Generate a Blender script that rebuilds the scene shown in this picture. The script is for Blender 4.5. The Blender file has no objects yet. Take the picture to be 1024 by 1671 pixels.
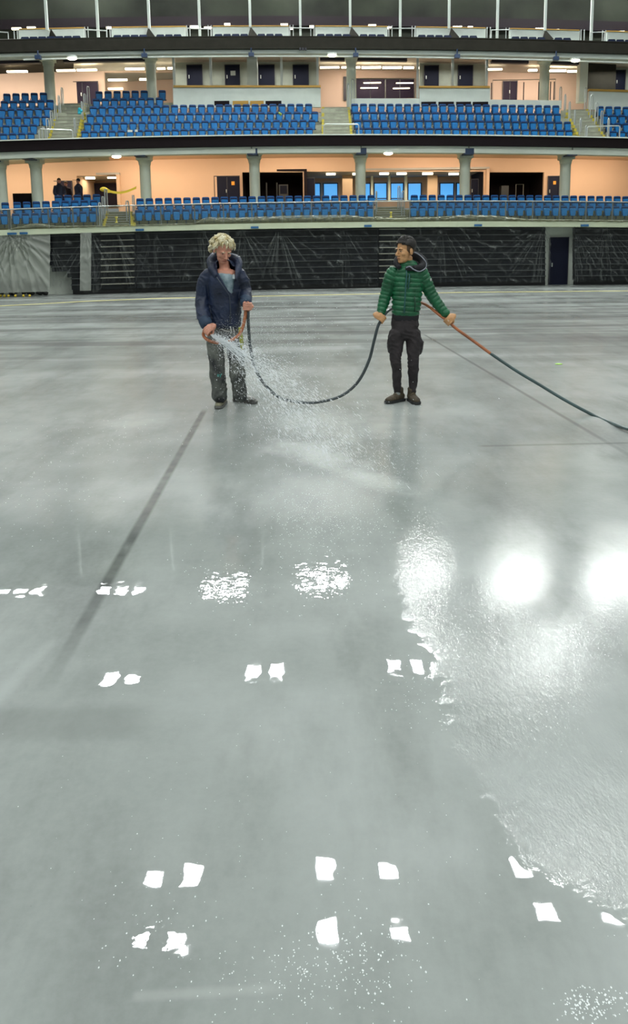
import bpy, bmesh, math, random
import numpy as np
from mathutils import Vector, Matrix, noise

random.seed(7)
S = bpy.context.scene
C = S.collection
PI = math.pi

# ------------------------------------------------------------------ camera
F = 1300.0; PITCH = math.radians(9.0); ROLL = math.radians(0.75); H = 1.68
HORIZ = 405.0
PPY = HORIZ + F * math.tan(PITCH)
CAMLOC = Vector((0, 0, H))
ROT = Matrix.Rotation(PI/2 - PITCH, 3, 'X') @ Matrix.Rotation(-ROLL, 3, 'Z')
cam_d = bpy.data.cameras.new('camera'); cam = bpy.data.objects.new('camera', cam_d); C.objects.link(cam)
cam.matrix_world = Matrix.Translation(CAMLOC) @ ROT.to_4x4()
cam_d.sensor_fit = 'VERTICAL'; cam_d.sensor_height = 36.0; cam_d.lens = F / 1671 * 36
cam_d.shift_y = -(835.5 - PPY) / 1671
cam_d.clip_start = .05; cam_d.clip_end = 300
S.camera = cam

# ------------------------------------------------------------------ world, exposure
S.view_settings.view_transform = 'Standard'; S.view_settings.look = 'None'
S.view_settings.gamma = 1; S.view_settings.use_curve_mapping = False
S.view_settings.exposure = 0.0
w = bpy.data.worlds.new('hall_air'); S.world = w; w.use_nodes = True
_wt = w.node_tree; _bg = _wt.nodes['Background']; _bg.inputs[1].default_value = .66
_tc = _wt.nodes.new('ShaderNodeTexCoord'); _sp = _wt.nodes.new('ShaderNodeSeparateXYZ'); _wt.links.new(_tc.outputs['Generated'], _sp.inputs[0])
_cr = _wt.nodes.new('ShaderNodeValToRGB'); _wt.links.new(_sp.outputs[2], _cr.inputs[0]); _wt.links.new(_cr.outputs[0], _bg.inputs[0])
_cr.color_ramp.elements[0].position = .0; _cr.color_ramp.elements[0].color = (.30, .33, .32, 1)      # dim far stands
_cr.color_ramp.elements[1].position = .75; _cr.color_ramp.elements[1].color = (.94, 1.0, .975, 1)    # lit roof
LAMP_L = 165.0

def W(px, py, Y):
    d = ROT @ Vector(((px - 512) / F, -(py - PPY) / F, -1))
    return CAMLOC + d * (Y / d.y)
def floor_pt(px, py, z=0.0):
    d = ROT @ Vector(((px - 512) / F, -(py - PPY) / F, -1))
    return CAMLOC + d * ((z - H) / d.z)
RT = ROT.transposed()
def proj(P):
    q = RT @ (Vector(P) - CAMLOC)
    return 512 + F * q.x / -q.z, PPY - F * q.y / -q.z
def zat(X, Y, py):            # height at plan position X,Y that shows at row py
    a = RT @ (Vector((X, Y, 0)) - CAMLOC); b = RT @ Vector((0, 0, 1))
    k = (PPY - py) / F        # (a.y+z b.y) = k * -(a.z + z b.z)
    return -(a.y + k * a.z) / (b.y + k * b.z)

# ------------------------------------------------------------------ material helpers
MATS = {}
def mat(name, col, rough=.6, metal=0, emit=0, ecol=None, var=0, vscale=3, alpha=1, spec=.5, bump=0, bscale=40, col2=None):
    if name in MATS: return MATS[name]
    m = bpy.data.materials.new(name); m.use_nodes = True; nt = m.node_tree; b = nt.nodes['Principled BSDF']
    c = (*col, 1)
    b.inputs['Base Color'].default_value = c; b.inputs['Roughness'].default_value = rough
    b.inputs['Metallic'].default_value = metal; b.inputs['Specular IOR Level'].default_value = spec
    b.inputs['Alpha'].default_value = alpha
    if emit:
        b.inputs['Emission Color'].default_value = (*(ecol or col), 1); b.inputs['Emission Strength'].default_value = emit
    tc = nt.nodes.new('ShaderNodeTexCoord')
    if var or col2:
        n = nt.nodes.new('ShaderNodeTexNoise'); n.inputs['Scale'].default_value = vscale; n.inputs['Detail'].default_value = 5
        nt.links.new(tc.outputs['Object'], n.inputs['Vector'])
        r = nt.nodes.new('ShaderNodeValToRGB'); nt.links.new(n.outputs['Fac'], r.inputs[0])
        r.color_ramp.elements[0].position = .35; r.color_ramp.elements[1].position = .65
        if col2: lo, hi = col, col2
        else: lo = tuple(x * (1 - var) for x in col); hi = tuple(min(1, x * (1 + var)) for x in col)
        r.color_ramp.elements[0].color = (*lo, 1); r.color_ramp.elements[1].color = (*hi, 1)
        nt.links.new(r.outputs[0], b.inputs['Base Color'])
    if bump:
        n2 = nt.nodes.new('ShaderNodeTexNoise'); n2.inputs['Scale'].default_value = bscale; n2.inputs['Detail'].default_value = 4
        nt.links.new(tc.outputs['Object'], n2.inputs['Vector'])
        bp = nt.nodes.new('ShaderNodeBump'); bp.inputs['Strength'].default_value = 1; bp.inputs['Distance'].default_value = bump
        nt.links.new(n2.outputs['Fac'], bp.inputs['Height']); nt.links.new(bp.outputs[0], b.inputs['Normal'])
    MATS[name] = m
    return m

M = dict(
    conc=mat('pale_painted_concrete', (.66, .71, .63), .7, var=.06, vscale=.8),
    cream=mat('cream_green_edge', (.58, .64, .46), .6, var=.06, vscale=.5),
    column=mat('column_paint', (.60, .65, .54), .6, var=.05, vscale=1.5),
    peach=mat('peach_wall', (.66, .46, .31), .8, var=.04, vscale=.4),
    pink=mat('pink_wall', (.55, .42, .34), .8, var=.04, vscale=.4),
    soffit=mat('grey_soffit', (.42, .40, .36), .8, var=.08, vscale=.6),
    black=mat('black_fascia', (.009, .006, .007), .9, spec=.15),
    darkgrey=mat('dark_grey_fascia', (.024, .023, .018), .9, var=.1, spec=.15),
    tread=mat('concrete_steps', (.22, .22, .15), .8, var=.12, vscale=4),
    treadu=mat('upper_concrete_steps', (.33, .35, .27), .8, var=.12, vscale=4),
    riser=mat('concrete_riser', (.16, .15, .07), .8, var=.1, vscale=4),
    blue=mat('blue_seat_plastic', (.002, .058, .20), .5, var=.12, vscale=6, spec=.3),
    bluel=mat('bright_blue_seat_plastic', (.003, .14, .39), .5, var=.1, vscale=6, spec=.3),
    navy=mat('navy_seat_plastic', (.006, .015, .05), .6, spec=.3),
    iron=mat('dark_iron', (.02, .02, .03), .5),
    steel=mat('steel_tube', (.42, .45, .43), .35, metal=.6),
    steeld=mat('dull_steel', (.22, .23, .21), .4, metal=.5),
    white=mat('white_panel', (.54, .60, .55), .6, var=.03),
    whitec=mat('white_metal', (.55, .60, .56), .5),
    mustard=mat('mustard_rail', (.42, .24, .03), .5),
    yellow=mat('yellow_paint', (.55, .46, .05), .5),
    door=mat('navy_door', (.005, .007, .022), .6, spec=.2),
    doorp=mat('plum_door', (.016, .010, .026), .6, spec=.2),
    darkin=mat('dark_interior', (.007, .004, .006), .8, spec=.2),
    suite=mat('grey_green_wall', (.34, .38, .33), .8, var=.06),
    bracket=mat('blue_bracket', (.012, .035, .09), .5),
    board=mat('bleacher_board', (.004, .006, .010), .6, var=.3, vscale=2, spec=.25),
    lip=mat('bleacher_nosing', (.042, .048, .048), .45),
    lipw=mat('pale_step_nosing', (.30, .30, .24), .5),
    base=mat('black_skirt', (.004, .004, .005), .6),
    bluefit=mat('blue_fitting', (.02, .12, .28), .5),
    light=mat('warm_light', (1, .9, .7), .5, emit=5, ecol=(1, .88, .62)),
    globe=mat('globe_light', (1, .95, .7), .5, emit=9, ecol=(1, .93, .66)),
    window=mat('daylight_window', (.12, .45, .9), .2, emit=.85, ecol=(.09, .42, .95)),
    frame=mat('dark_window_frame', (.03, .025, .02), .5),
    lamp=mat('lamp_panel', (1, 1, 1), .5, emit=LAMP_L, ecol=(.96, 1, .98)),
    tape=mat('yellow_tape', (.75, .55, .04), .5),
    orange=mat('orange_sign', (.8, .35, .02), .5),
    paper=mat('paper_notice', (.35, .38, .35), .8),
)
def glassmat(name, col, alpha, rough=.1):
    m = mat(name, col, rough, alpha=alpha); return m
M['glass'] = glassmat('rail_glass', (.10, .14, .14), .16, .05)

# ------------------------------------------------------------------ object helpers
def tag(o, label=None, cat=None, group=None, kind=None):
    if label: o['label'] = label
    if cat: o['category'] = cat
    if group: o['group'] = group
    if kind: o['kind'] = kind
    return o
def link(name, me, parent=None, mats=()):
    for m in mats: me.materials.append(m)
    o = bpy.data.objects.new(name, me); C.objects.link(o)
    if parent is not None:
        o.parent = parent
        o.matrix_parent_inverse = Matrix.Translation(-parent.location) if parent.type == 'EMPTY' and parent.rotation_euler.z == 0 else parent.matrix_basis.inverted()
    return o
def empty(name, loc, label=None, cat=None, group=None):
    o = bpy.data.objects.new(name, None); C.objects.link(o); o.location = loc
    return tag(o, label, cat, group)
class MB:
    def __init__(s): s.v = []; s.f = []; s.mi = []; s.cur = 0
    def add(s, vs, fs):
        n = len(s.v); s.v += [tuple(v) for v in vs]; s.f += [tuple(i + n for i in f) for f in fs]; s.mi += [s.cur] * len(fs)
    def box(s, a, b):
        (x0, y0, z0), (x1, y1, z1) = a, b
        s.add([(x0,y0,z0),(x1,y0,z0),(x1,y1,z0),(x0,y1,z0),(x0,y0,z1),(x1,y0,z1),(x1,y1,z1),(x0,y1,z1)],
              [(0,3,2,1),(4,5,6,7),(0,1,5,4),(1,2,6,5),(2,3,7,6),(3,0,4,7)])
    def obox(s, c, u, v, w_):   # half-extent vectors
        c, u, v, w_ = map(Vector, (c, u, v, w_)); vs = []
        for k in (-1, 1):
            for (i, j) in ((-1,-1),(1,-1),(1,1),(-1,1)): vs.append(c + u*i + v*j + w_*k)
        s.add(vs, [(0,3,2,1),(4,5,6,7),(0,1,5,4),(1,2,6,5),(2,3,7,6),(3,0,4,7)])
    def tube(s, pts, r, n=8, caps=True):
        pts = [Vector(p) for p in pts]; N = len(pts); rs = r if isinstance(r, (list, tuple)) else [r] * N
        vs = []; prev = None
        for i, p in enumerate(pts):
            t = (pts[min(i+1, N-1)] - pts[max(i-1, 0)]).normalized()
            if prev is None:
                a = Vector((0, 0, 1)) if abs(t.z) < .9 else Vector((1, 0, 0)); u = t.cross(a).normalized()
            else: u = (prev - t * prev.dot(t)).normalized()
            prev = u; v = t.cross(u)
            for k in range(n):
                an = 2 * PI * k / n; vs.append(p + (u * math.cos(an) + v * math.sin(an)) * rs[i])
        fs = []
        for i in range(N - 1):
            for k in range(n): fs.append((i*n+k, i*n+(k+1) % n, (i+1)*n+(k+1) % n, (i+1)*n+k))
        if caps: fs.append(tuple(range(n))[::-1]); fs.append(tuple((N-1)*n + k for k in range(n)))
        s.add(vs, fs)
    def lathe(s, c, prof, n=20):
        c = Vector(c); vs = []; fs = []
        for (r, z) in prof:
            for k in range(n): vs.append(c + Vector((r*math.cos(2*PI*k/n), r*math.sin(2*PI*k/n), z)))
        for i in range(len(prof) - 1):
            for k in range(n): fs.append((i*n+k, i*n+(k+1) % n, (i+1)*n+(k+1) % n, (i+1)*n+k))
        fs.append(tuple(range(n))[::-1]); fs.append(tuple((len(prof)-1)*n + k for k in range(n)))
        s.add(vs, fs)
    def ell(s, c, r, n=16, m=10, R=None):
        vs = []; fs = []; c = Vector(c)
        for i in range(m + 1):
            th = PI * i / m
            for k in range(n):
                ph = 2*PI*k/n; q = Vector((r[0]*math.sin(th)*math.cos(ph), r[1]*math.sin(th)*math.sin(ph), r[2]*math.cos(th)))
                if R: q = R @ q
                vs.append(c + q)
        for i in range(m):
            for k in range(n): fs.append((i*n+k, (i+1)*n+k, (i+1)*n+(k+1) % n, i*n+(k+1) % n))
        s.add(vs, fs)
    def sweep(s, rings, closed=True):
        n = len(rings[0]); vs = [p for r in rings for p in r]; fs = []
        for i in range(len(rings) - 1):
            for k in range(n if closed else n - 1): fs.append((i*n+k, (i+1)*n+k, (i+1)*n+(k+1) % n, i*n+(k+1) % n))
        if closed: fs.append(tuple(range(n))); fs.append(tuple((len(rings)-1)*n+k for k in range(n))[::-1])
        s.add(vs, fs)
    def mesh(s, name, mats=(), smooth=False):
        me = bpy.data.meshes.new(name); me.from_pydata(s.v, [], s.f)
        for m in mats: me.materials.append(m)
        me.polygons.foreach_set('material_index', s.mi)
        if smooth: me.polygons.foreach_set('use_smooth', [True] * len(me.polygons))
        me.update(); return me
    def build(s, name, mats, parent=None, smooth=False):
        if not isinstance(mats, (list, tuple)): mats = [mats]
        return link(name, s.mesh(name, mats, smooth), parent)

# ------------------------------------------------------------------ the bowl: how far the stands are
KX = [0, 256, 512, 768, 1024]
def quad(ys, deg=2):
    c = np.polyfit(KX, ys, deg); return lambda x: float(np.polyval(c, x))
_j = [484, 478.5, 471, 467, 465]
_D = [floor_pt(x, y).y for x, y in zip(KX, _j)]
_dc = np.polyfit(KX, _D, 2)
def D0(px): return float(np.polyval(_dc, px))
print('D0', [round(D0(x), 1) for x in KX])
def B(px, py, d): return W(px, py, D0(px) + d)        # a point d metres behind the floor wall's face
XS = [-160 + 22 * i for i in range(62)]
def band(name, top, bot, d, t, m, xs=XS, parent=None, mb=None, ref=None):
    own = mb is None; mb = mb or MB(); rings = []
    for x in xs:
        p = B(x, ref or bot(x), d); p.z = zat(p.x, p.y, bot(x)); zt = zat(p.x, p.y, top(x))
        rings.append([(p.x, p.y, p.z), (p.x, p.y + t, p.z), (p.x, p.y + t, zt), (p.x, p.y, zt)])
    mb.sweep(rings)
    if own:
        o = mb.build(name, m, parent)
        if parent is None: tag(o, kind='structure')
        return o
def xr(a, b, step=14.):
    n = max(2, int(abs(b - a) / step) + 2); return [a + (b - a) * i / (n - 1) for i in range(n)]

# ------------------------------------------------------------------ floor
def floor_material():
    m = bpy.data.materials.new('wet_concrete'); m.use_nodes = True; nt = m.node_tree; N = nt.nodes; L = nt.links
    b = N['Principled BSDF']
    geo = N.new('ShaderNodeNewGeometry'); sep = N.new('ShaderNodeSeparateXYZ'); L.new(geo.outputs['Position'], sep.inputs[0])
    X, Y = sep.outputs[0], sep.outputs[1]
    def val(v):
        return v
    def mth(op, a, b_=None, c=None, clamp=False):
        n = N.new('ShaderNodeMath'); n.operation = op; n.use_clamp = clamp
        for i, q in enumerate((a, b_, c)):
            if q is None: continue
            if isinstance(q, (int, float)): n.inputs[i].default_value = q
            else: L.new(q, n.inputs[i])
        return n.outputs[0]
    def nz(scale, detail=4, rough=.5, stretch=None, rot=0):
        n = N.new('ShaderNodeTexNoise'); n.inputs['Scale'].default_value = scale; n.inputs['Detail'].default_value = detail
        n.inputs['Roughness'].default_value = rough
        mp = N.new('ShaderNodeMapping'); L.new(geo.outputs['Position'], mp.inputs[0])
        if stretch: mp.inputs['Scale'].default_value = stretch
        mp.inputs['Rotation'].default_value = (0, 0, rot)
        L.new(mp.outputs[0], n.inputs['Vector']); return n.outputs['Fac']
    def sm(v, a, c):   # smoothstep a..c
        n = N.new('ShaderNodeMapRange'); n.interpolation_type = 'SMOOTHSTEP'; L.new(v, n.inputs[0])
        n.inputs[1].default_value = a; n.inputs[2].default_value = c; return n.outputs[0]
    def mixf(f, a, c):
        n = N.new('ShaderNodeMix'); n.data_type = 'FLOAT'
        for i, q in ((0, f), (2, a), (3, c)):
            if isinstance(q, (int, float)): n.inputs[i].default_value = q
            else: L.new(q, n.inputs[i])
        return n.outputs[0]
    def mixc(f, a, c, mode='MIX'):
        n = N.new('ShaderNodeMix'); n.data_type = 'RGBA'; n.blend_type = mode
        for i, q in ((0, f), (6, a), (7, c)):
            if isinstance(q, (int, float)): n.inputs[i].default_value = q
            elif isinstance(q, tuple): n.inputs[i].default_value = (*q, 1)
            else: L.new(q, n.inputs[i])
        return n.outputs[2]
    # edge of the rippled sheet of water, as x over y
    bp = [(560, 700), (622, 800), (628, 900), (640, 1000), (700, 1070), (715, 1150), (745, 1270), (835, 1400), (1000, 1485), (1150, 1560)]
    wp = sorted([(floor_pt(*p).y, floor_pt(*p).x) for p in bp])
    y0, y1 = wp[0][0], wp[-1][0]; x0, x1 = -1.0, 2.5
    fc = N.new('ShaderNodeFloatCurve'); cv = fc.mapping.curves[0]
    cv.points[0].location = (0, (wp[0][1] - x0) / (x1 - x0)); cv.points[1].location = (1, (wp[-1][1] - x0) / (x1 - x0))
    for (yy, xx) in wp[1:-1]: cv.points.new((yy - y0) / (y1 - y0), (xx - x0) / (x1 - x0))
    fc.mapping.update()
    L.new(mth('DIVIDE', mth('SUBTRACT', Y, y0), y1 - y0, clamp=True), fc.inputs['Value'])
    g = mth('MULTIPLY_ADD', fc.outputs[0], x1 - x0, x0)
    dist = mth('SUBTRACT', X, g)
    dist = mth('ADD', dist, mth('MULTIPLY', mth('SUBTRACT', nz(7, 5), .5), .25))
    wet = mth('MULTIPLY', sm(dist, 0.0, .10), mth('SUBTRACT', 1., sm(Y, 5.8, 8.2)))
    far = sm(Y, 4.15, 5.5)
    # colour
    cl = nz(.35, 6, .6); cl2 = nz(1.6, 6, .62, (1, .35, 1), .2); fine = nz(30, 6, .7)
    col = mixc(sm(cl, .35, .65), (.25, .275, .262), (.385, .415, .398))
    col = mixc(mth('MULTIPLY', sm(cl2, .42, .72), .55), col, (.135, .147, .140))
    col = mixc(mth('MULTIPLY', sm(fine, .3, .7), .12), col, (.42, .45, .44))
    shade_streak = nz(.9, 5, .6, (.12, 1.2, 1), 0)
    col = mixc(mth('MULTIPLY', mth('MULTIPLY', sm(shade_streak, .40, .62), sm(Y, 8, 17)), .72), col, (.105, .11, .105))  # dark streaks toward the stands: weaker light there put into the colour
    def line(P, Q, wd, soft):
        (ax, ay), (bx, by) = P, Q; ln = math.hypot(bx-ax, by-ay); nx, ny = -(by-ay)/ln, (bx-ax)/ln
        dd = mth('ADD', mth('MULTIPLY', X, nx), mth('MULTIPLY_ADD', Y, ny, -(ax*nx+ay*ny)))
        tt = mth('ADD', mth('MULTIPLY', X, (bx-ax)/ln/ln), mth('MULTIPLY_ADD', Y, (by-ay)/ln/ln, -(ax*(bx-ax)+ay*(by-ay))/ln/ln))
        a = mth('SUBTRACT', 1., sm(mth('ABSOLUTE', dd), wd/2, wd/2 + soft))
        e = mth('MULTIPLY', sm(tt, -.02, .04), mth('SUBTRACT', 1., sm(tt, .8, 1.03)))
        return mth('MULTIPLY', a, e)
    fp = lambda x, y: tuple(floor_pt(x, y)[:2])
    l1 = line(fp(334, 668), fp(72, 1130), .030, .03)
    l1 = mth('MULTIPLY', l1, mth('MULTIPLY_ADD', nz(5, 4), .8, .25), clamp=True)
    col = mixc(l1, col, (.055, .06, .058))
    l2 = line(fp(690, 545), fp(1080, 775), .012, .035); col = mixc(mth('MULTIPLY', l2, .55), col, (.08, .085, .08))
    l3 = line(fp(780, 728), fp(1060, 722), .01, .04); col = mixc(mth('MULTIPLY', l3, .4), col, (.08, .085, .08))
    l4 = line(fp(-20, 1155), fp(90, 1040), .01, .05); col = mixc(mth('MULTIPLY', l4, .2), col, (.5, .53, .52))
    l5 = line(fp(-80, 1185), fp(270, 1175), .10, .10); col = mixc(mth('MULTIPLY', l5, .35), col, (.15, .165, .155))
    l6 = line(fp(215, 1626), fp(470, 1612), .004, .02); col = mixc(mth('MULTIPLY', l6, .18), col, (.6, .62, .6))
    # foaming water where the jet lands: two soft ovals
    def oval(px, py, rx, ry, ang):
        c = floor_pt(px, py); ca, sa = math.cos(ang), math.sin(ang)
        dx = mth('SUBTRACT', X, c.x); dy = mth('SUBTRACT', Y, c.y)
        u = mth('DIVIDE', mth('ADD', mth('MULTIPLY', dx, ca), mth('MULTIPLY', dy, sa)), rx)
        v = mth('DIVIDE', mth('ADD', mth('MULTIPLY', dx, -sa), mth('MULTIPLY', dy, ca)), ry)
        r = mth('SQRT', mth('ADD', mth('MULTIPLY', u, u), mth('MULTIPLY', v, v)))
        r = mth('ADD', r, mth('MULTIPLY', mth('SUBTRACT', nz(4.5, 4, .6), .5), 1.3))
        return mth('SUBTRACT', 1., sm(r, .0, 1.15))
    a1, b1 = floor_pt(465, 728), floor_pt(650, 795); ang = math.atan2(b1.y-a1.y, b1.x-a1.x)
    foam = mth('MAXIMUM', oval(515, 742, .75, .30, ang), mth('MULTIPLY', oval(605, 780, .60, .20, ang), .8))
    foam = mth('MULTIPLY', foam, mth('MULTIPLY_ADD', nz(40, 6, .75), 1.5, -.15), clamp=True)
    foam2 = mth('MULTIPLY', oval(200, 690, .75, .38, 0), .20)
    foam2 = mth('MAXIMUM', foam2, mth('MULTIPLY', oval(530, 690, 1.1, .7, ang), .25))
    col = mixc(mth('MAXIMUM', foam, foam2), col, (.68, .72, .70))
    L.new(col, b.inputs['Base Color'])
    # water film: roughness and ripples
    patch = sm(nz(1.3, 3), .54, .66)
    spat = mth('MAXIMUM', oval(375, 945, .30, .42, 0), oval(530, 925, .36, .60, 0))
    spat = mth('MAXIMUM', spat, mth('MULTIPLY', oval(235, 1530, .13, .09, 0), .5))
    rough = mixf(far, .015, .24); rough = mixf(wet, rough, mixf(sm(Y, 2.8, 4.4), .07, .15))
    rim = mth('SUBTRACT', 1., sm(dist, .12, .55)); rim = mth('MULTIPLY', rim, wet)
    rough = mixf(rim, rough, .05)
    L.new(rough, b.inputs['Roughness'])
    rip = mth('MULTIPLY', nz(42, 4, .65, (1, .4, 1), .6), mth('MULTIPLY', wet, mixf(sm(Y, 2.4, 3.9), .0017, .00055)))
    rip = mth('ADD', rip, mth('MULTIPLY', nz(110, 3, .7, (1, .5, 1), .9), mth('MULTIPLY', wet, mixf(sm(Y, 2.4, 3.9), .0006, .00018))))
    rip = mth('ADD', rip, mth('MULTIPLY', nz(38, 3, .6, (1, .6, 1), .5), mth('MULTIPLY', rim, .0016)))
    slow = mth('MULTIPLY', nz(6, 2), .0006)
    fs = mth('MULTIPLY', nz(19, 2), mth('MULTIPLY', spat, .0010))
    pit = mth('MULTIPLY', sm(nz(55, 2), .70, .78), mth('MULTIPLY', patch, .0010))
    hh = mth('ADD', mth('ADD', rip, slow), mth('ADD', fs, pit))
    bpn = N.new('ShaderNodeBump'); bpn.inputs['Strength'].default_value = 1; bpn.inputs['Distance'].default_value = 1
    L.new(hh, bpn.inputs['Height']); L.new(bpn.outputs[0], b.inputs['Normal'])
    b.inputs['IOR'].default_value = 1.33
    L.new(mixf(sm(Y, 6.5, 13), .5, .16), b.inputs['Specular IOR Level'])
    return m
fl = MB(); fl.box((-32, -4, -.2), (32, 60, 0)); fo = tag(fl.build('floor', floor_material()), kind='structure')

# ------------------------------------------------------------------ bowl structure
J = quad(_j); b0b = quad([384, 378, 371.5, 370, 371]); b0t = quad([375.5, 368, 362.5, 361.8, 362])
b1t = quad([247, 240.5, 237.5, 237.5, 241]); b1b = quad([259, 253, 249, 249.5, 254])
blt = quad([230, 223.3, 220.5, 221, 225.5])
b2t = quad([85, 80.5, 79, 81.3, 87.5]); b2b = quad([93, 88, 87.2, 90, 97])
f2t = quad([67, 62, 61, 64.5, 71])
r1t = quad([349, 341.5, 337, 335.5, 336]); r3t = quad([330.5, 322.8, 318.8, 318, 320])
u1t = quad([217.5, 210.5, 207.5, 208.7, 213.5]); u4t = quad([177, 171.5, 168.8, 169.5, 174])
def off(f, k): return lambda x: f(x) + k

band('wall_lower', off(b0b, -2), off(J, 0), .75, .3, M['conc'])                 # concrete wall behind the bleachers
band('trim_1', b0t, b0b, -.35, 1.1, M['cream'])                                  # pale slab edge above
# terraces: section lists of (d, row line) -> stepped slab
def rows_line(f1, f2, n, d1, dstep):
    out = []
    for i in range(n):
        k = i / (n - 1); out.append((d1 + dstep * i, (lambda k: (lambda x: f1(x) * (1 - k) + f2(x) * k))(k)))
    return out
LOW = rows_line(r1t, r3t, 3, .75, .8)      # seat-top lines of the lower tier
UPP = rows_line(u1t, u4t, 4, 3.4, .8)
SH = .66                                    # seat height above its tread
def seat_top(px, d, line):
    return B(px, line(px), d)
def terrace(name, rows, m, zb, xs=XS, back=1.0):
    mb = MB(); rings = []
    for x in xs:
        pts = []
        fr = B(x, rows[0][1](x), rows[0][0] - .38)
        z = seat_top(x, *rows[0]).z - SH
        pts.append((fr.x, fr.y, z - zb))
        for i, (d, ln) in enumerate(rows):
            z = seat_top(x, d, ln).z - SH
            p = B(x, ln(x), d - .38); pts.append((p.x, p.y, z))
            p2 = B(x, ln(x), d + (.42 if i < len(rows) - 1 else back)); pts.append((p2.x, p2.y, z))
        pts.append((pts[-1][0], pts[-1][1], pts[0][2])); rings.append(pts)
    mb.sweep(rings)
    return tag(mb.build(name, m), kind='structure')
terrace('floor_lower_terrace', LOW, M['riser'], .15, back=8)
UPP6 = UPP + [(3.4 + .8 * 4, off(u4t, -12.5)), (3.4 + .8 * 5, off(u4t, -24.5))]
LOW4 = LOW + [(LOW[2][0] + .8, off(LOW[2][1], -8.8))]
terrace('floor_lower_terrace_left', LOW4, M['riser'], .15, xs=xr(88, 163, 10), back=3)
terrace('floor_upper_terrace', UPP, M['treadu'], .1, back=.5)
terrace('floor_upper_terrace_left', UPP6, M['treadu'], .1, xs=xr(-160, 283, 20), back=6)
terrace('floor_upper_terrace_right', UPP6[:5], M['treadu'], .1, xs=xr(915, 1190, 20), back=6)
terrace('floor_upper_terrace_centre', UPP6[:5], M['treadu'], .1, xs=xr(523, 574, 10), back=6)
# middle balcony edge
band('trim_2', b1t, b1b, 2.5, .5, M['conc'])
band('trim_3', blt, off(b1t, .3), 2.3, .35, M['black'])
band('trim_4', off(blt, -1.6), off(blt, .2), 2.25, .45, M['conc'])
# soffit of the lower concourse
def slab(name, line, d0, d1, t, m, xs=XS):
    mb = MB(); rings = []
    for x in xs:
        p = B(x, line(x), d0); q = B(x, line(x), d1)
        rings.append([(p.x, p.y, p.z), (q.x, q.y, p.z), (q.x, q.y, p.z + t), (p.x, p.y, p.z + t)])
    mb.sweep(rings); return tag(mb.build(name, m), kind='structure')
def ceiling(name, y_far, d_far, d0, d1, t, m):
    mb = MB(); rings = []
    for x in XS:
        p = B(x, y_far(x), d_far); a = B(x, 300, d0); b_ = B(x, 300, d1)
        rings.append([(a.x, a.y, p.z), (b_.x, b_.y, p.z), (b_.x, b_.y, p.z + t), (a.x, a.y, p.z + t)])
    mb.sweep(rings); return tag(mb.build(name, m), kind='structure')
ceiling('ceiling_lower', off(b1b, 8), 8.0, 2.7, 11.5, .12, M['peach'])
# back wall of the lower concourse with its openings
LB = 8.0
wt = off(b1b, 0); wb = off(r3t, 22)
def wall_with_gaps(name, top, bot, d, t, m, gaps, xa=-160, xb=1180):
    """gaps: (x0, x1, ytop, ybottom); wall pieces are laid round them"""
    mb = MB(); x = xa
    for (g0, g1, gt, gb) in sorted(gaps):
        rf = gt + 15
        if g0 > x: band('', top, bot, d, t, m, xs=xr(x, g0), mb=mb, ref=290 if d < 10 else 130)
        band('', top, (lambda gt: (lambda q: gt))(gt), d, t, m, xs=xr(g0, g1), mb=mb, ref=290 if d < 10 else 130)
        if gb is not None: band('', (lambda gb: (lambda q: gb))(gb), bot, d, t, m, xs=xr(g0, g1), mb=mb)
        x = g1
    if x < xb: band('', top, bot, d, t, m, xs=xr(x, xb), mb=mb, ref=290 if d < 10 else 130)
    return tag(mb.build(name, m), kind='structure')
wall_with_gaps('wall_lower_concourse', off(wt, -6), wb, LB, .2, M['peach'],
               [(125, 191, 287, None), (395, 494, 281, None), (500, 789, 280, None), (794, 887, 281, None)])
# recesses behind the openings
def recess(name, x0, x1, yt, depth, mw, mc, yb=None):
    mb = MB(); a = B(x0, yt, LB + .2); b_ = B(x1, yt, LB + .2); zb = zat(a.x, a.y, 335); z1 = max(a.z, b_.z) + .02
    y1 = max(a.y, b_.y) + depth
    mb.box((a.x - .2, y1, zb), (b_.x + .2, y1 + .1, z1 + .1)); mb.box((a.x - .2, min(a.y, b_.y), zb), (a.x - .05, y1, z1)); mb.box((b_.x + .05, min(a.y, b_.y), zb), (b_.x + .2, y1, z1))
    tag(mb.build(name, mw), kind='structure')
    mc_ = MB(); mc_.box((a.x - .2, min(a.y, b_.y) + .02, z1), (b_.x + .2, y1 + .1, z1 + .1)); tag(mc_.build(name.replace('wall', 'ceiling'), mc), kind='structure')
    return y1
y_a = recess('wall_left_passage', 125, 191, 287, 3, M['peach'], M['soffit'])
recess('wall_dark_kiosk', 395, 494, 281, 3, M['darkin'], M['darkin'])
y_f = recess('wall_foyer', 500, 789, 280, 4, M['peach'], M['soffit'])
recess('wall_dark_bar', 794, 887, 281, 3, M['darkin'], M['darkin'])

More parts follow.
